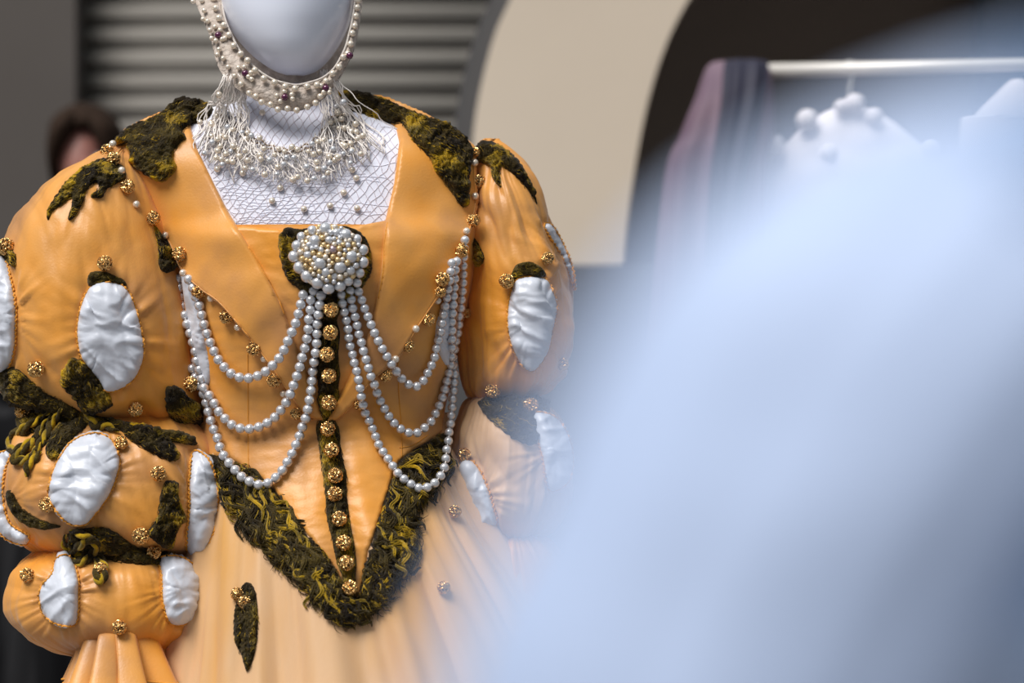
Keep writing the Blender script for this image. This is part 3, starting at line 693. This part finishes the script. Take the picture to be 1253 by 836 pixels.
# ------------------------------------------------------------------ edging buttons and pearls on the lapels, sleeves, skirt
TALL = Min(T_lap, T1, T2, T3, T4, T5, *FT)
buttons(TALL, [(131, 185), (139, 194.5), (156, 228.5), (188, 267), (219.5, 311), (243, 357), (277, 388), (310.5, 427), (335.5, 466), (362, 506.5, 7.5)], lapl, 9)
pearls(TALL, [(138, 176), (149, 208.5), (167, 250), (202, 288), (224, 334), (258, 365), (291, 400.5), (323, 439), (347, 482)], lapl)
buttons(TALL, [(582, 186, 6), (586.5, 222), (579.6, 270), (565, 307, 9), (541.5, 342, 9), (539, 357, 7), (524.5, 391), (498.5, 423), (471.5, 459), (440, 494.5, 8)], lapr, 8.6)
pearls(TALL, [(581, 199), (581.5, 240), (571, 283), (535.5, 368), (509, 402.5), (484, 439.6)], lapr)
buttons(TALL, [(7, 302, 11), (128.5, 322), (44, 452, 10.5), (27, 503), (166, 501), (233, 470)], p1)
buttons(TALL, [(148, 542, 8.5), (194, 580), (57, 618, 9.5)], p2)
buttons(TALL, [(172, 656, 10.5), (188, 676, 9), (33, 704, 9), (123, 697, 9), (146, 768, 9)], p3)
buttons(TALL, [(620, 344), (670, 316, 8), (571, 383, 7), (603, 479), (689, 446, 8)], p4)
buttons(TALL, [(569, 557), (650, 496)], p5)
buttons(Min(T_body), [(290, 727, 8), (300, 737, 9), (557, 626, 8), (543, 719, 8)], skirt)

# ------------------------------------------------------------------ brooch
Tb = Min(T_lap)
bc = onto(Tb, [(402, 313)], 0)[0]
brooch = thing('pearl_brooch', tuple(bc), 'round cluster brooch of silver and cream pearls pinned at the neckline', 'brooch')
bk = felt([(341, 300), (343, 286), (354, 279), (370, 281), (400, 276), (430, 279), (446, 290), (454, 310), (455, 330), (448, 346), (434, 362), (416, 372), (385, 366), (366, 354), (352, 342), (344, 322)], Tb, brooch, H=.006, R=7, seed=22, jag=1.5, name='felt_backing')
big = [(398, 280), (423, 287.5), (385.5, 295), (382, 282, 5.5), (369, 290, 5.5), (363.5, 301, 6.2), (360, 314, 6.8), (366.4, 327.4, 6.8), (376, 338, 7.2), (388.6, 346, 7), (402, 352.6, 7), (416, 350, 6.4), (426, 344, 5.6), (437, 346, 5.2), (440, 334, 5.6), (444, 321, 6.4), (444, 306, 6.2), (436.6, 293, 5.6), (429.4, 314, 7.2), (416, 326.6, 7.2), (392, 322, 7.2), (398.6, 333, 5.8), (428.5, 331, 5.4), (402.6, 294, 4.8), (377, 312, 5), (407.4, 305.5, 5), (409, 338, 4), (393, 306, 4), (415, 297, 4), (412, 285, 5)]
def dome(x, y):
    r_ = math.hypot(x - 402, y - 315) / 49; return .008 + .024 * math.sqrt(max(0, 1 - min(r_, 1) ** 2))
y0 = bc[1]; placed = []
for b_ in big:
    r_ = b_[2] if len(b_) > 2 else 6.8
    r_ *= 1.1
    ball('pearl', PM['rose_pearl' if b_[0] == 407.4 else 'pearl'], P(b_[0], b_[1], y0 - dome(b_[0], b_[1]) * .9), r_ * S, brooch); placed.append((b_[0], b_[1], r_ * .8))
V = []; F = []; nr, na = 40, 150
for i in range(nr):
    for j in range(na):
        rr = 43 * (i + .01) / (nr - 1); an = 2 * math.pi * j / na; x_, y_ = 402 + rr * math.cos(an), 314 + rr * .92 * math.sin(an)
        cell = abs(math.sin(x_ * .62) * math.sin(y_ * .62))
        V.append(P(x_, y_, y0 - dome(x_, y_) + .0045 - .0028 * math.sqrt(cell)))
        if i: F.append(((i - 1) * na + j, (i - 1) * na + (j + 1) % na, i * na + (j + 1) % na, i * na + j))
mk('bead_bed', V, F, M['gold_pearl'], brooch)
n_ = 0; tries = 0
while n_ < 68 and tries < 20000:
    tries += 1; an = random.uniform(0, 6.283); rr = 42 * math.sqrt(random.random()); x_, y_ = 402 + rr * math.cos(an), 313 + rr * math.sin(an) * .88
    r_ = random.uniform(2.7, 4.0)
    if any(math.hypot(x_ - a_, y_ - b2) < (r_ + c_) * .86 for a_, b2, c_ in placed): continue
    placed.append((x_, y_, r_)); n_ += 1
    ball('pearl', PM[random.choice(['cream_pearl', 'gold_pearl', 'gold_pearl', 'cream_pearl', 'pearl'])], P(x_, y_, y0 - dome(x_, y_)), r_ * S, brooch)

# ------------------------------------------------------------------ pearl strands
STR = [
 ('inner', 'left', [(371, 361), (368.5, 371), (366, 381), (363, 392), (359, 402.5), (354.5, 412), (350, 422.5), (345, 433), (338.7, 442), (330.7, 450), (322, 457), (312.6, 461), (303, 463), (293, 462), (284, 458), (276, 451), (269.5, 443), (264.6, 436), (260.5, 426), (256, 416), (251.5, 403), (249, 394.5), (246.4, 384), (244, 374), (240, 364), (236, 352), (231, 342)]),
 ('middle', 'left', [(384, 356), (380.5, 367), (380, 379), (378, 389.5), (377.5, 400.5), (376, 411.5), (374, 422), (371, 433), (368, 443), (365.5, 454), (361.4, 465), (358, 475), (354, 485), (349, 494.5), (342.5, 503.4), (335, 512), (326.7, 518), (317, 522.6), (305.7, 525), (294.5, 524.4), (284, 520), (276, 513), (268.4, 504.7), (263, 495), (257.5, 486), (250, 476), (247, 466), (245, 456), (241, 445), (240, 434), (237, 423), (234, 412), (230.6, 402), (227, 391), (224.7, 381), (222.7, 371.5), (220, 361), (219.6, 351), (218, 341)]),
 ('outer', 'left', [(393, 362), (391.5, 373), (390, 384), (388.5, 395), (388, 406), (387.7, 417), (387, 427.6), (385, 439), (383, 450), (382, 461), (381, 471.5), (380, 482), (378, 493), (376, 504), (373, 515), (369, 525), (366, 535), (361.6, 545.6), (357, 556), (352, 565), (346, 575), (339, 583), (330.7, 590), (318.7, 593.6), (307, 590), (297.5, 585), (290, 577.5), (282.5, 569), (276, 561), (270, 550.7), (267.7, 540), (263, 530), (259.5, 519.5), (256, 509), (254, 499), (251, 488), (247, 477), (241, 466), (236, 455), (232, 440), (228, 422), (224, 407), (221, 390), (219, 375), (217, 352)]),
 ('inner', 'right', [(439, 357), (442.6, 366.5), (446, 377), (450, 387), (454, 397), (458.5, 407.5), (462.5, 416.6), (467.4, 426), (472.7, 435), (477.6, 443.4), (482.7, 451), (487.3, 458), (493, 465), (499, 470), (506.4, 473.5), (513, 471.5), (518, 466), (522, 459), (526.6, 450), (530.4, 442), (533, 433), (534.5, 424), (537, 414), (539.4, 405), (541, 395.4), (542.4, 385), (544.5, 375), (546.5, 365.5), (548, 356), (550, 345), (553, 322)]),
 ('middle', 'right', [(428.5, 356), (430, 367), (432, 379), (435, 389), (437.5, 400), (439.5, 410), (442.6, 420), (445, 430), (448, 440), (451, 450.6), (454, 461), (458, 470), (461, 480), (465, 489.4), (469.4, 498), (474, 506.5), (480, 515), (485.5, 521.3), (492.4, 526.4), (499, 529.5), (506, 530), (512.6, 529), (519, 524), (525, 518.7), (530.4, 511.5), (534, 503), (538, 495), (541.4, 486), (544.5, 475.7), (547, 465.5), (549.6, 456), (552, 445.6), (553, 430), (553.5, 415), (553.4, 404), (553, 392), (554, 383.4), (554.7, 373), (555, 363), (556, 353), (556.7, 342.6), (557, 332), (559, 320)]),
 ('outer', 'right', [(418, 361), (419, 372), (421.6, 383), (424, 393.6), (426, 404.4), (427, 414), (429, 425), (432, 436), (434, 446.5), (437, 456.7), (439, 467), (441, 478), (442.6, 488.6), (445, 498), (448, 508), (453, 517.5), (456.6, 527), (460.5, 536.6), (464, 545.6), (470, 555), (476, 563.4), (481.4, 571.6), (487, 579.5), (494.4, 586.4), (502, 592), (510, 596.6), (517, 597.5), (524, 596), (530.4, 592.5), (535.5, 587), (540, 581), (543, 574.6), (545, 566.4), (546, 557), (547, 547), (549, 538), (549.6, 528), (551.4, 518), (552, 507.7), (553.4, 497.5), (554, 487), (555.5, 477), (556, 465.5), (556.5, 455), (554.5, 446), (554.7, 436), (556.7, 426), (558.5, 415), (560.6, 406), (561.6, 396), (562, 386), (564, 376), (565, 365.5), (566, 355), (566.7, 344.6), (567, 333.6), (567, 323), (568, 308), (569, 294)]),
]
Tstr = Min(T_lap, T2, bvh(fringe), bvh(placket))
desc = {'inner': 'shortest uppermost', 'middle': 'middle length', 'outer': 'longest lowest'}
for which, side, path in STR:
    q = resample(path, 1.0); raw = []
    lastv = -.03
    for x_, y_ in q:
        h, _ = hit(Tstr, x_, y_)
        if h is not None: lastv = min(h.y, .045)
        raw.append(lastv)
    raw = np.array(raw); k_ = 13; pad = np.pad(raw, k_, 'edge')
    mn = np.array([pad[i:i + 2 * k_ + 1].min() for i in range(len(raw))])
    sm = np.convolve(np.pad(mn, 10, 'edge'), np.ones(21) / 21, 'valid')
    ex_ = {'inner': .0075, 'middle': .0068, 'outer': .006}[which]
    pts = np.array([P(x_, y_, yy - ex_) for (x_, y_), yy in zip(q, sm)])
    s_ = np.concatenate([[0], np.cumsum(np.linalg.norm(np.diff(pts[:, [0, 2]], axis=0), axis=1))])
    r_ = (6.15 if side == 'left' else 5.65) * S; n_ = int(s_[-1] / (r_ * 1.80))
    uu = np.linspace(0, s_[-1], n_)
    pp = np.stack([np.interp(uu, s_, pts[:, k]) for k in range(3)], 1)
    t_ = thing('pearl_strand', tuple(pp[0]), f'{desc[which]} pearl strand swagged from brooch to {side} sleeve', 'pearl strand', 'pearl strands swagged from the brooch')
    V, F = tubes([pts[::3]], .0006, 5); mk('string', V, F, M['cord'], t_)
    for p in pp: ball('pearl', PM['pearl'], p, r_, t_)

# ------------------------------------------------------------------ net over the chest
def clipped(paths, poly, tree, off, minlen=3):
    out = []
    for q in paths:
        q = resample(q, 2.5, smooth=False); ins = inside(q, poly); cur = []
        for p, i in zip(q, ins):
            if i: cur.append(p)
            else:
                if len(cur) >= minlen: out.append(onto(tree, cur, off))
                cur = []
        if len(cur) >= minlen: out.append(onto(tree, cur, off))
    return out
Tn = Min(struct_t)
chest_poly = np.array([(300, 112), (285, 135), (255, 150), (234, 160), (241, 182), (262, 225), (282, 264), (298, 288), (375, 292), (472, 282), (482, 225), (488, 178), (484, 160), (455, 144), (425, 135), (405, 112)], float)
pn_ = thing('net_yoke', tuple(P(375, 280, .0)), 'fine diamond netting stretched over the white neck and chest', 'netting')
paths = []
for k in range(-60, 80):
    t = np.linspace(90, 310, 60)
    x_ = 360 + k * 10.5 + (t - 200) * .62; wv = 6.2 * pn(x_ * .05, t * .05, 3) + 1.1 * pn(x_ * .2, t * .2, 1)
    paths.append(np.stack([x_ + wv, t], 1))
    x_ = 360 + k * 10.5 - (t - 200) * .85; wv = 6.2 * pn(x_ * .05, t * .05, 8) + 1.1 * pn(x_ * .2, t * .2, 5)
    paths.append(np.stack([x_ + wv, t], 1))
V, F = tubes(clipped(paths, chest_poly, Tn, .0006), .00028, 4); mk('netting', V, F, M['fine'], pn_)
paths = []
for k in range(24):       # shirred horizontal gathers of the lining net
    y_ = 190 + k * 4.2; t = np.linspace(230, 490, 80); paths.append(np.stack([t, y_ + 5 * pn(t * .03, y_ * .03, 2) + 2.5 * pn(t * .12, y_ * .2, 6)], 1)[int(random.random() * 30):int(35 + random.random() * 45)])
V, F = tubes(clipped(paths, chest_poly, Tn, .0004), .00032, 4); mk('gathering', V, F, M['chest'], pn_)
for p in [(266, 207), (297, 212), (343, 230), (333, 246), (372, 256), (404, 252), (420.5, 236), (437, 255), (431, 208), (436, 218)]:
    ball('pearl', PM['cream_pearl'], onto(Tn, [p], .003)[0], 4.1 * S, pn_)

# ------------------------------------------------------------------ beaded net collar
nc = thing('net_collar', tuple(P(350, 200, .0)), 'cream knotted cord collar with small pearls hanging round the neck', 'collar')
crs = np.array([(262, 138), (282, 138), (300, 155), (322, 172), (348, 180), (372, 176), (392, 160), (405, 140), (418, 130), (440, 150), (452, 172), (448, 195), (430, 212), (405, 222), (372, 226), (340, 222), (310, 212), (280, 203), (250, 196), (240, 182), (250, 158)], float)
paths = []; r_ = np.random.default_rng(5)
def arc(t, s):          # t 0..1 along neck, s 0..1 from upper to lower edge
    up = crom([(268, 122), (285, 142), (305, 160), (330, 175), (352, 180), (375, 174), (395, 156), (410, 132), (418, 118)], t * 8)
    lo = crom([(242, 178), (256, 196), (280, 204), (312, 214), (345, 222), (380, 224), (412, 216), (438, 196), (458, 172)], t * 8)
    return up + (lo - up) * s[:, None]
for k in range(9):        # rows of zig-zag loops
    t = np.linspace(.01, .99, 90); s = (k + .5) / 9 + .085 * np.where(np.arange(90) % 2, 1, -1) + r_.normal(0, .025, 90)
    paths.append(arc(np.clip(t + r_.normal(0, .003, 90), 0, 1), s))
for k in range(55):
    a0 = r_.uniform(.02, .9); t = np.linspace(a0, min(a0 + r_.uniform(.05, .16), .99), 12); s0 = r_.uniform(0, .5); s = np.linspace(s0, s0 + r_.uniform(.2, .6), 12) + .02 * np.sin(np.arange(12) * 2)
    paths.append(arc(t, s))
P3 = [onto(Tn, q, r_.uniform(.007, .011) if i_ < 9 else r_.uniform(.003, .010)) for i_, q in enumerate(paths)]
for q in P3: q[:, 1] += r_.normal(0, .0006, len(q))
V, F = tubes(P3, .0007, 5); mk('cord_net', V, F, M['cord'], nc)
T_c = np.linspace(.03, .97, 120)
for s0 in (.06, .16):
    q = onto(Tn, arc(T_c, s0 + .03 * np.sin(T_c * 90)), .004); V, F = tubes([q], .0009, 6); mk('bronze_strand', V, F, M['brown'], nc)
# hanging fans of cord at both sides of the neck
fans = []
def fan(x0, x1, y0, a_, b_, n, yb):
    for k in range(n):
        f = (k + r_.uniform(-.3, .3)) / n; sx = x0 + (x1 - x0) * f; ex_ = a_ + (b_ - a_) * f + r_.normal(0, 4); ey = yb(f) + r_.normal(0, 9)
        t = np.linspace(0, 1, 16); x_ = sx + (ex_ - sx) * t ** 1.15 + 3.4 * np.sin(t * 17 + (k % 2) * 3.14) * (.3 + t); y_ = y0 + (ey - y0) * t
        q = onto(Tn, np.stack([x_, y_], 1), .001); q[:, 1] = np.convolve(np.pad(np.minimum(q[:, 1], .06), 3, 'edge'), np.ones(7) / 7, 'valid') - r_.uniform(.003, .012); fans.append(q)
        if k % 2 == 0:
            q2 = q.copy(); q2[:, 0] += .003 * np.sin(t * 18 + k); q2[:, 2] += .002 * np.cos(t * 11); fans.append(q2)
fan(274, 300, 94, 236, 318, 22, lambda f: 178 + 30 * math.sin(f * 2.2))
fan(396, 410, 94, 392, 486, 20, lambda f: 218 - 48 * f)
V, F = tubes(fans, .00062, 5); mk('cord_fringe', V, F, M['cord'], nc)
hn_ = [(268, 117), (280, 140), (294, 142), (271, 167), (291, 184), (259, 153), (245, 150), (413, 138), (422, 141), (419, 177), (429, 176), (431, 184), (436, 162), (426, 158), (410, 196), (430, 161), (321, 138), (303, 163)]
bc_ = 0; pl_ = []
for p in hn_: ball('pearl', PM['cream_pearl'], onto(Tn, [p], .008)[0], 4.0 * S, nc)
while bc_ < 82:
    t, s = r_.random(), r_.random(); q = arc(np.array([t]), np.array([s]))[0]
    if any(math.hypot(q[0] - a_[0], q[1] - a_[1]) < 6.2 for a_ in pl_): 
        if r_.random() < .97: continue
    pl_.append(q); bc_ += 1
    ball('pearl', PM[('cream_pearl', 'pearl', 'cream_pearl')[bc_ % 3]], onto(Tn, [q], r_.uniform(.009, .014))[0], r_.uniform(3.0, 4.3) * S, nc)

# ------------------------------------------------------------------ pearl coif round the face
coif = thing('pearl_coif', tuple(P(352, 60, .1)), 'beige lace coif edged with pearls framing the blank white face', 'headdress')
hood = loft('hood', [(-150, 330, 372, .15, .03), (-130, 280, 420, .15, .07), (-80, 248, 448, .145, .1), (-30, 240, 446, .14, .105), (0, 244, 443, .135, .1), (40, 257, 437, .13, .092), (80, 272, 424, .125, .08), (108, 292, 408, .12, .06), (125, 305, 402, .12, .05)], M['lace'], coif, 90, 70)
inn = resample([(271, -25), (272, 5), (276, 25), (283, 42), (291, 58), (300, 71), (311, 82), (323, 91), (336, 98), (350, 102), (363, 104), (378, 101), (391, 97), (401, 91), (410, 82), (417, 70), (423, 57), (427, 42), (431, 25), (434, 5), (436, -25)], 3)
out_ = resample([(228, -25), (240, 5), (250, 28), (258, 48), (262, 66), (268, 84), (278, 98), (292, 110), (308, 120), (325, 129), (345, 135), (365, 136), (382, 130), (396, 121), (407, 108), (415, 96), (422, 84), (430, 70), (436, 52), (440, 30), (443, 8), (445, -25)], 3)
n = 110; fi = lambda q: np.stack([np.interp(np.linspace(0, 1, n), np.linspace(0, 1, len(q)), q[:, k]) for k in (0, 1)], 1)
inn, out_ = fi(inn), fi(out_)
def cy(t): return .095 - .098 * math.sin(math.pi * t) ** .7
V = []; F = []; nn_ = 9
for layer in (0, .004):
    for i in range(n):
        t = i / (n - 1)
        for j in range(nn_):
            s = j / (nn_ - 1); p = inn[i] * (1 - s) + out_[i] * s
            V.append(P(p[0], p[1], cy(t) + .012 * (s - .5) ** 2 * 2 + layer + .0015 * pn(p[0] * .2, p[1] * .2).item()))
N = n * nn_
for i in range(n - 1):
    for j in range(nn_ - 1):
        a0 = (i * nn_ + j, i * nn_ + j + 1, (i + 1) * nn_ + j + 1, (i + 1) * nn_ + j); F.append(a0); F.append(tuple(N + q for q in a0[::-1]))
    for j in (0, nn_ - 1): F.append((i * nn_ + j, (i + 1) * nn_ + j, N + (i + 1) * nn_ + j, N + i * nn_ + j))
band = mk('lace_band', V, F, M['lace'], coif)
rim = np.array([P(p[0], p[1], cy(i / (n - 1)) + .003 + .001 * math.sin(i * 2.1)) for i, p in enumerate(inn)])
V, F = tubes([rim], .0012, 8); mk('rim', V, F, M['felt_edge'], coif)
def on_band(px, py):
    dI = np.hypot(*(((inn + out_) / 2 - (px, py)).T)); return cy(np.argmin(dI) / (n - 1))
def cp(pts, r_, kind='cream_pearl', name='pearl', lift=.003):
    for x_, y_ in pts: ball(name, PM[kind], P(x_, y_, on_band(x_, y_) - lift), r_ * S, coif)
cp([(264, 10), (268, 22), (274, 31), (280, 43), (286, 56), (294.5, 66), (303, 74), (312, 86), (323, 96), (336, 101), (349, 106), (361, 108.5), (376, 106), (388, 104), (399, 99.6), (407, 90), (415, 82), (420, 70), (425.5, 66), (429, 54), (431, 41), (434, 32), (435.5, 20), (437, 9.5), (438, 1), (439, -9), (261, -2)], 4.3)
cp([(268, 116), (305, 114), (320, 125), (340, 134), (363, 135), (376, 131), (386, 126), (352, 133), (331, 128), (313, 118), (392, 118), (402, 110), (295, 103)], 4.0, lift=.002)
cp([(287, 93), (279, 82), (273, 71.5), (266, 67), (268, 60.5), (254, 26), (248.5, 23.5), (250, 13), (236, 2), (247, 1), (257, 37), (263, 33), (269, 37), (259, 47), (264, 50), (272, 48), (275, 47), (292, 83), (299, 82), (307, 89), (304, 94), (308, 97), (348, 112), (339, 117), (357, 116), (358, 121), (343, 124), (393, 105), (396, 113), (403, 113), (243, -6), (255, -4)], 3.2)
cp([(267, 43), (300, 90), (348.6, 119), (398.7, 108), (428, 68)], 4.4, 'purple', 'purple_bead')

# ------------------------------------------------------------------ pale blue costume close to the camera
fg = thing('pale_blue_gown', (P(1750, 0, -2.0)[0], -2.0, 0), 'pale blue satin costume shoulder and sleeve, very close and out of focus', 'gown')
def dfg(u, v, X, Y, Z): return .004 * (1 - 2 * np.abs(pn(np.cos(u) * 3, np.sin(u) * 3, v * 1.2 + 4))) + .003 * pn(X * 30, Y * 30, Z * 30)
zb = lambda z: 418 + (CZ - z) / ((D - 2.0) / D * S)
loft('sleeve', [(72, 1300, 1420, -2.09, .004), (94, 1215, 1560, -2.09, .012), (130, 1110, 1640, -2.09, .025), (180, 985, 1670, -2.09, .036), (250, 872, 1650, -2.09, .043), (320, 800, 1600, -2.09, .047), (400, 745, 1540, -2.09, .05), (490, 700, 1480, -2.09, .05), (600, 650, 1410, -2.09, .05), (720, 596, 1330, -2.09, .048), (836, 552, 1270, -2.09, .046), (1000, 520, 1230, -2.09, .042), (1300, 600, 1200, -2.09, .04), (2000, 700, 1200, -2.09, .035), (2600, 760, 1130, -2.09, .03)], M['blue'], fg, 180, 160, disp=dfg)
loft('bodice', [(-60, 1700, 2000, -2.11, .02), (50, 1400, 2300, -2.10, .035), (140, 1165, 2500, -2.10, .045), (260, 1075, 2500, -2.10, .05), (420, 1080, 2500, -2.09, .05), (640, 1060, 2500, -2.09, .05), (900, 1000, 2600, -2.09, .05), (1500, 1250, 2500, -2.05, .06), (2000, 1560, 2560, -2.0, .09)], M['blue_shade'], fg, 120, 80, disp=dfg)
loft('shade_band', [(760, 1150, 2500, -2.095, .053), (800, 980, 2580, -2.095, .058), (1000, 980, 2600, -2.095, .056), (1060, 1200, 2580, -2.095, .053)], M['shade_band'], fg, 100, 40, disp=dfg)  # added dark band: shade of the fold recess painted as a slate colour
loft('skirt', [(1950, 1560, 2560, -2.0, .09), (3000, 1400, 2700, -2.0, .12), (5000, 1300, 2800, -2.0, .14), (zb(.01), 1200, 2900, -2.0, .16)], M['blue'], fg, 120, 80, disp=dfg)

# ------------------------------------------------------------------ clothes rail and its garments
yR = 1.15
rl = thing('clothes_rail', (P(1150, 0, yR)[0], yR, 0), 'white tubular clothes rail behind the pale blue costume', 'clothes rail')
A_ = Vector(P(898, 87, yR)); B_ = Vector(P(1500, 78, yR))
V, F = tubes([[A_, A_.lerp(B_, .5), B_]], .0105, 14); mk('crossbar', V, F, M['rail'], rl)
for xx in (A_.x + .012, B_.x - .02):
    V, F = tubes([[(xx, yR + .0, .03), (xx, yR, .7), (xx, yR, A_.z - .005)]], .011, 12); mk('leg', V, F, M['dark'], rl)
    V, F = tubes([[(xx, yR - .22, .015), (xx, yR, .03), (xx, yR + .22, .015)]], .012, 10); mk('foot', V, F, M['dark'], rl)
def dg(u, v, X, Y, Z): return .012 * v * np.cos(u * 7 + 3 * v)
g1 = loft('lilac_robe', [(75, 876, 925, yR - .0, .012), (83, 864, 940, yR - .02, .03), (120, 852, 944, yR - .05, .04), (165, 836, 944, yR - .06, .045), (230, 818, 935, yR - .06, .05), (500, 800, 940, yR - .06, .05), (900, 790, 945, yR - .06, .05)], M['lilac'], None, 90, 60, disp=dg)
tag(g1, 'lilac robe hanging at the end of the white clothes rail', 'robe')
g2 = loft('navy_scarf', [(73, 893, 930, yR - .03, .012), (81, 888, 938, yR - .06, .016), (130, 884, 932, yR - .10, .014), (220, 872, 912, yR - .12, .012), (330, 868, 898, yR - .12, .01)], M['navy'], None, 60, 50, disp=lambda u, v, X, Y, Z: .003 * np.cos(u * 6))
tag(g2, 'dark navy scarf draped over the lilac robe', 'scarf')
pt = thing('pompom_jacket', tuple(P(1040, 130, yR)), 'white knitted jacket with pompom edging on a hanger under the rail', 'jacket')
loft('jacket_body', [(132, 1028, 1052, yR, .01), (140, 1008, 1075, yR, .022), (165, 975, 1110, yR, .03), (200, 938, 1150, yR, .035), (240, 902, 1188, yR, .035), (268, 884, 1205, yR, .035), (300, 895, 1195, yR, .035), (500, 905, 1185, yR, .035), (700, 905, 1190, yR, .035)], M['knit'], pt, 90, 70, disp=lambda u, v, X, Y, Z: .004 * pn(X * 25, Y * 25, Z * 25))
for x_, y_, r_ in [(988, 148, 13), (948, 180, 13), (903, 222, 13), (1046, 128, 12), (1070, 145, 11), (1015, 190, 11), (1030, 132, 9), (1140, 186, 11), (1180, 225, 11)]:
    me = sphere_mesh('pompom', M['knit'], 24, 16)
    for v in me.vertices: v.co *= 1 + .12 * pn(v.co.x * 4 + x_, v.co.y * 4, v.co.z * 4).item()
    ball('pompom', me, P(x_, y_, yR - .03), r_ * S * 1.46, pt)
hk = [P(1040 + 6 * math.sin(t), 86 - 10 * math.cos(t), yR) for t in np.linspace(-2.6, 1.6, 16)]
V, F = tubes([[P(1040, 132, yR), P(1040, 108, yR), P(1042, 98, yR)] + hk[::-1]], .002, 8); mk('hanger_hook', V, F, M['rail'], pt)
g3 = loft('white_blouse', [(100, 1238, 1252, yR, .008), (112, 1225, 1268, yR, .018), (150, 1190, 1305, yR, .03), (190, 1175, 1320, yR, .03), (600, 1180, 1320, yR, .03)], M['knit'], None, 60, 40)
tag(g3, 'white blouse hanging beside the pompom jacket, further along the rail', 'blouse')

# ------------------------------------------------------------------ person standing behind
yP = 1.78
pe = thing('person', (P(135, 0, yP)[0], yP, 0), 'person with parted dark hair in black clothes standing behind the left sleeve, head bowed', 'person')
def KP(px, py, y=yP): return P(px, py, y)
def body(name, rows, m, **k): return loft(name, rows, m, pe, 96, 90, **k)
zp = lambda z: 418 + (CZ - z) / ((D + yP) / D * S)
hd = body('body', [(138, 96, 114, yP - .03, .02), (150, 80, 132, yP - .035, .06), (172, 72, 141, yP - .045, .085), (198, 71, 140, yP - .055, .092), (222, 78, 134, yP - .065, .082), (240, 90, 126, yP - .075, .05), (252, 98, 128, yP - .03, .04), (268, 98, 142, yP + .0, .05), (282, 70, 180, yP + .01, .06), (300, 38, 222, yP + .02, .08), (360, 28, 236, yP + .02, .10), (480, 38, 226, yP, .11), (640, 30, 232, yP, .12), (760, 20, 240, yP, .12), (1000, 50, 215, yP, .1)], M['skin'])
xc = 106
for s_ in (-1, 1):       # ears, eyes
    pass
hair = body('hair', [(127, 98, 112, yP - .02, .02), (132, 84, 128, yP - .02, .06), (145, 68, 142, yP - .03, .10), (158, 62, 148, yP - .03, .115), (170, 61, 150, yP - .005, .10), (190, 60, 150, yP + .03, .085), (215, 66, 146, yP + .045, .07), (245, 76, 140, yP + .055, .05), (262, 92, 130, yP + .06, .03)], M['hair'])
for sx in (-1, 1):
    rr_ = [(142, 4, 30, -.10, .05), (156, 5, 42, -.095, .07), (172, 12, 46, -.09, .075), (190, 22, 46, -.085, .07), (210, 28, 44, -.08, .055), (232, 30, 40, -.07, .03), (246, 32, 36, -.06, .01)]
    body('hair_curtain', [(y_, min(xc + sx * a_, xc + sx * b_), max(xc + sx * a_, xc + sx * b_), yP + c_, d_) for y_, a_, b_, c_, d_ in rr_], M['hair'])
fc = KP(106, 205, yP - .145)
for sx in (-1, 1):
    ball('eye', PM['pearl'], KP(106 + sx * 15, 196, yP - .135), .010, pe)
ns = loft('nose', [(194, 103, 109, yP - .145, .006), (206, 101, 111, yP - .155, .012), (214, 99, 113, yP - .155, .014), (218, 103, 109, yP - .15, .006)], M['skin'], pe, 24, 16)
loft('mouth', [(223, 100, 112, yP - .145, .004), (226, 97, 115, yP - .146, .007), (229, 101, 111, yP - .144, .004)], M['lilac'], pe, 24, 10)
def dcoat(u, v, X, Y, Z): return .004 * pn(X * 12, Y * 12, Z * 6) + .022 * np.clip((v - .45) / .55, 0, 1) * np.cos(u * 11 + 2 * np.sin(u * 3))
body('coat', [(276, 92, 160, yP + .01, .055), (284, 66, 190, yP + .015, .075), (302, 32, 228, yP + .02, .095), (360, 18, 240, yP + .02, .115), (480, 14, 240, yP, .125), (620, 0, 250, yP, .135), (760, -22, 268, yP, .15), (1000, -45, 290, yP, .18), (zp(.12), -60, 305, yP, .2)], M['black'], disp=dcoat)
for sx, a_, b_ in ((-1, 30, -8), (1, 232, 268)):
    hx = 135 + sx * 26; q = crom([P(a_, 312, yP), P((a_ + b_) / 2, 420, yP + .02), P(b_, 520, yP - .02), P(hx + sx * 22, 556, yP - .17)], np.linspace(0, 3, 24))
    V, F = tubes([q], .052, 16); mk('coat_sleeve', V, F, M['black'], pe)
    h0 = Vector(P(hx + sx * 18, 556, yP - .17))
    fl = [[h0 + Vector((0, .0, .01)), h0 + Vector((0, -.01, -.035)), h0 + Vector((0, -.02, -.085))]]
    V1, F1 = tubes(fl, .034, 12)
    fing = []
    for f_ in range(4):
        o0 = h0 + Vector(((f_ - 1.5) * .018, -.02, -.075)); L_ = (.062, .075, .07, .055)[f_]
        fing.append([o0, o0 + Vector((0, -.008, -L_ * .5)), o0 + Vector((0, .004, -L_))])
    fing.append([h0 + Vector((-sx * .03, -.01, -.03)), h0 + Vector((-sx * .05, -.02, -.055)), h0 + Vector((-sx * .052, -.02, -.085))])
    V2, F2 = tubes(fing, .0088, 8); n_ = len(V1)
    mk('hand', V1 + V2, F1 + [tuple(i + n_ for i in f) for f in F2], M['skin'], pe)
for sx in (-1, 1):
    x0 = P(135 + sx * 38, 0, yP)[0]
    V, F = tubes([[(x0, yP + .06, .045), (x0, yP - .04, .05), (x0, yP - .15, .035), (x0, yP - .2, .03)]], .045, 12); V = [np.array((v[0], v[1], max(0.0, v[2]))) for v in V]; mk('shoe', V, F, M['black'], pe)
    V, F = tubes([[(x0, yP + .03, .05), (x0, yP + .02, .4), (x0, yP, .8)]], .06, 14); mk('trouser_leg', V, F, M['black'], pe)
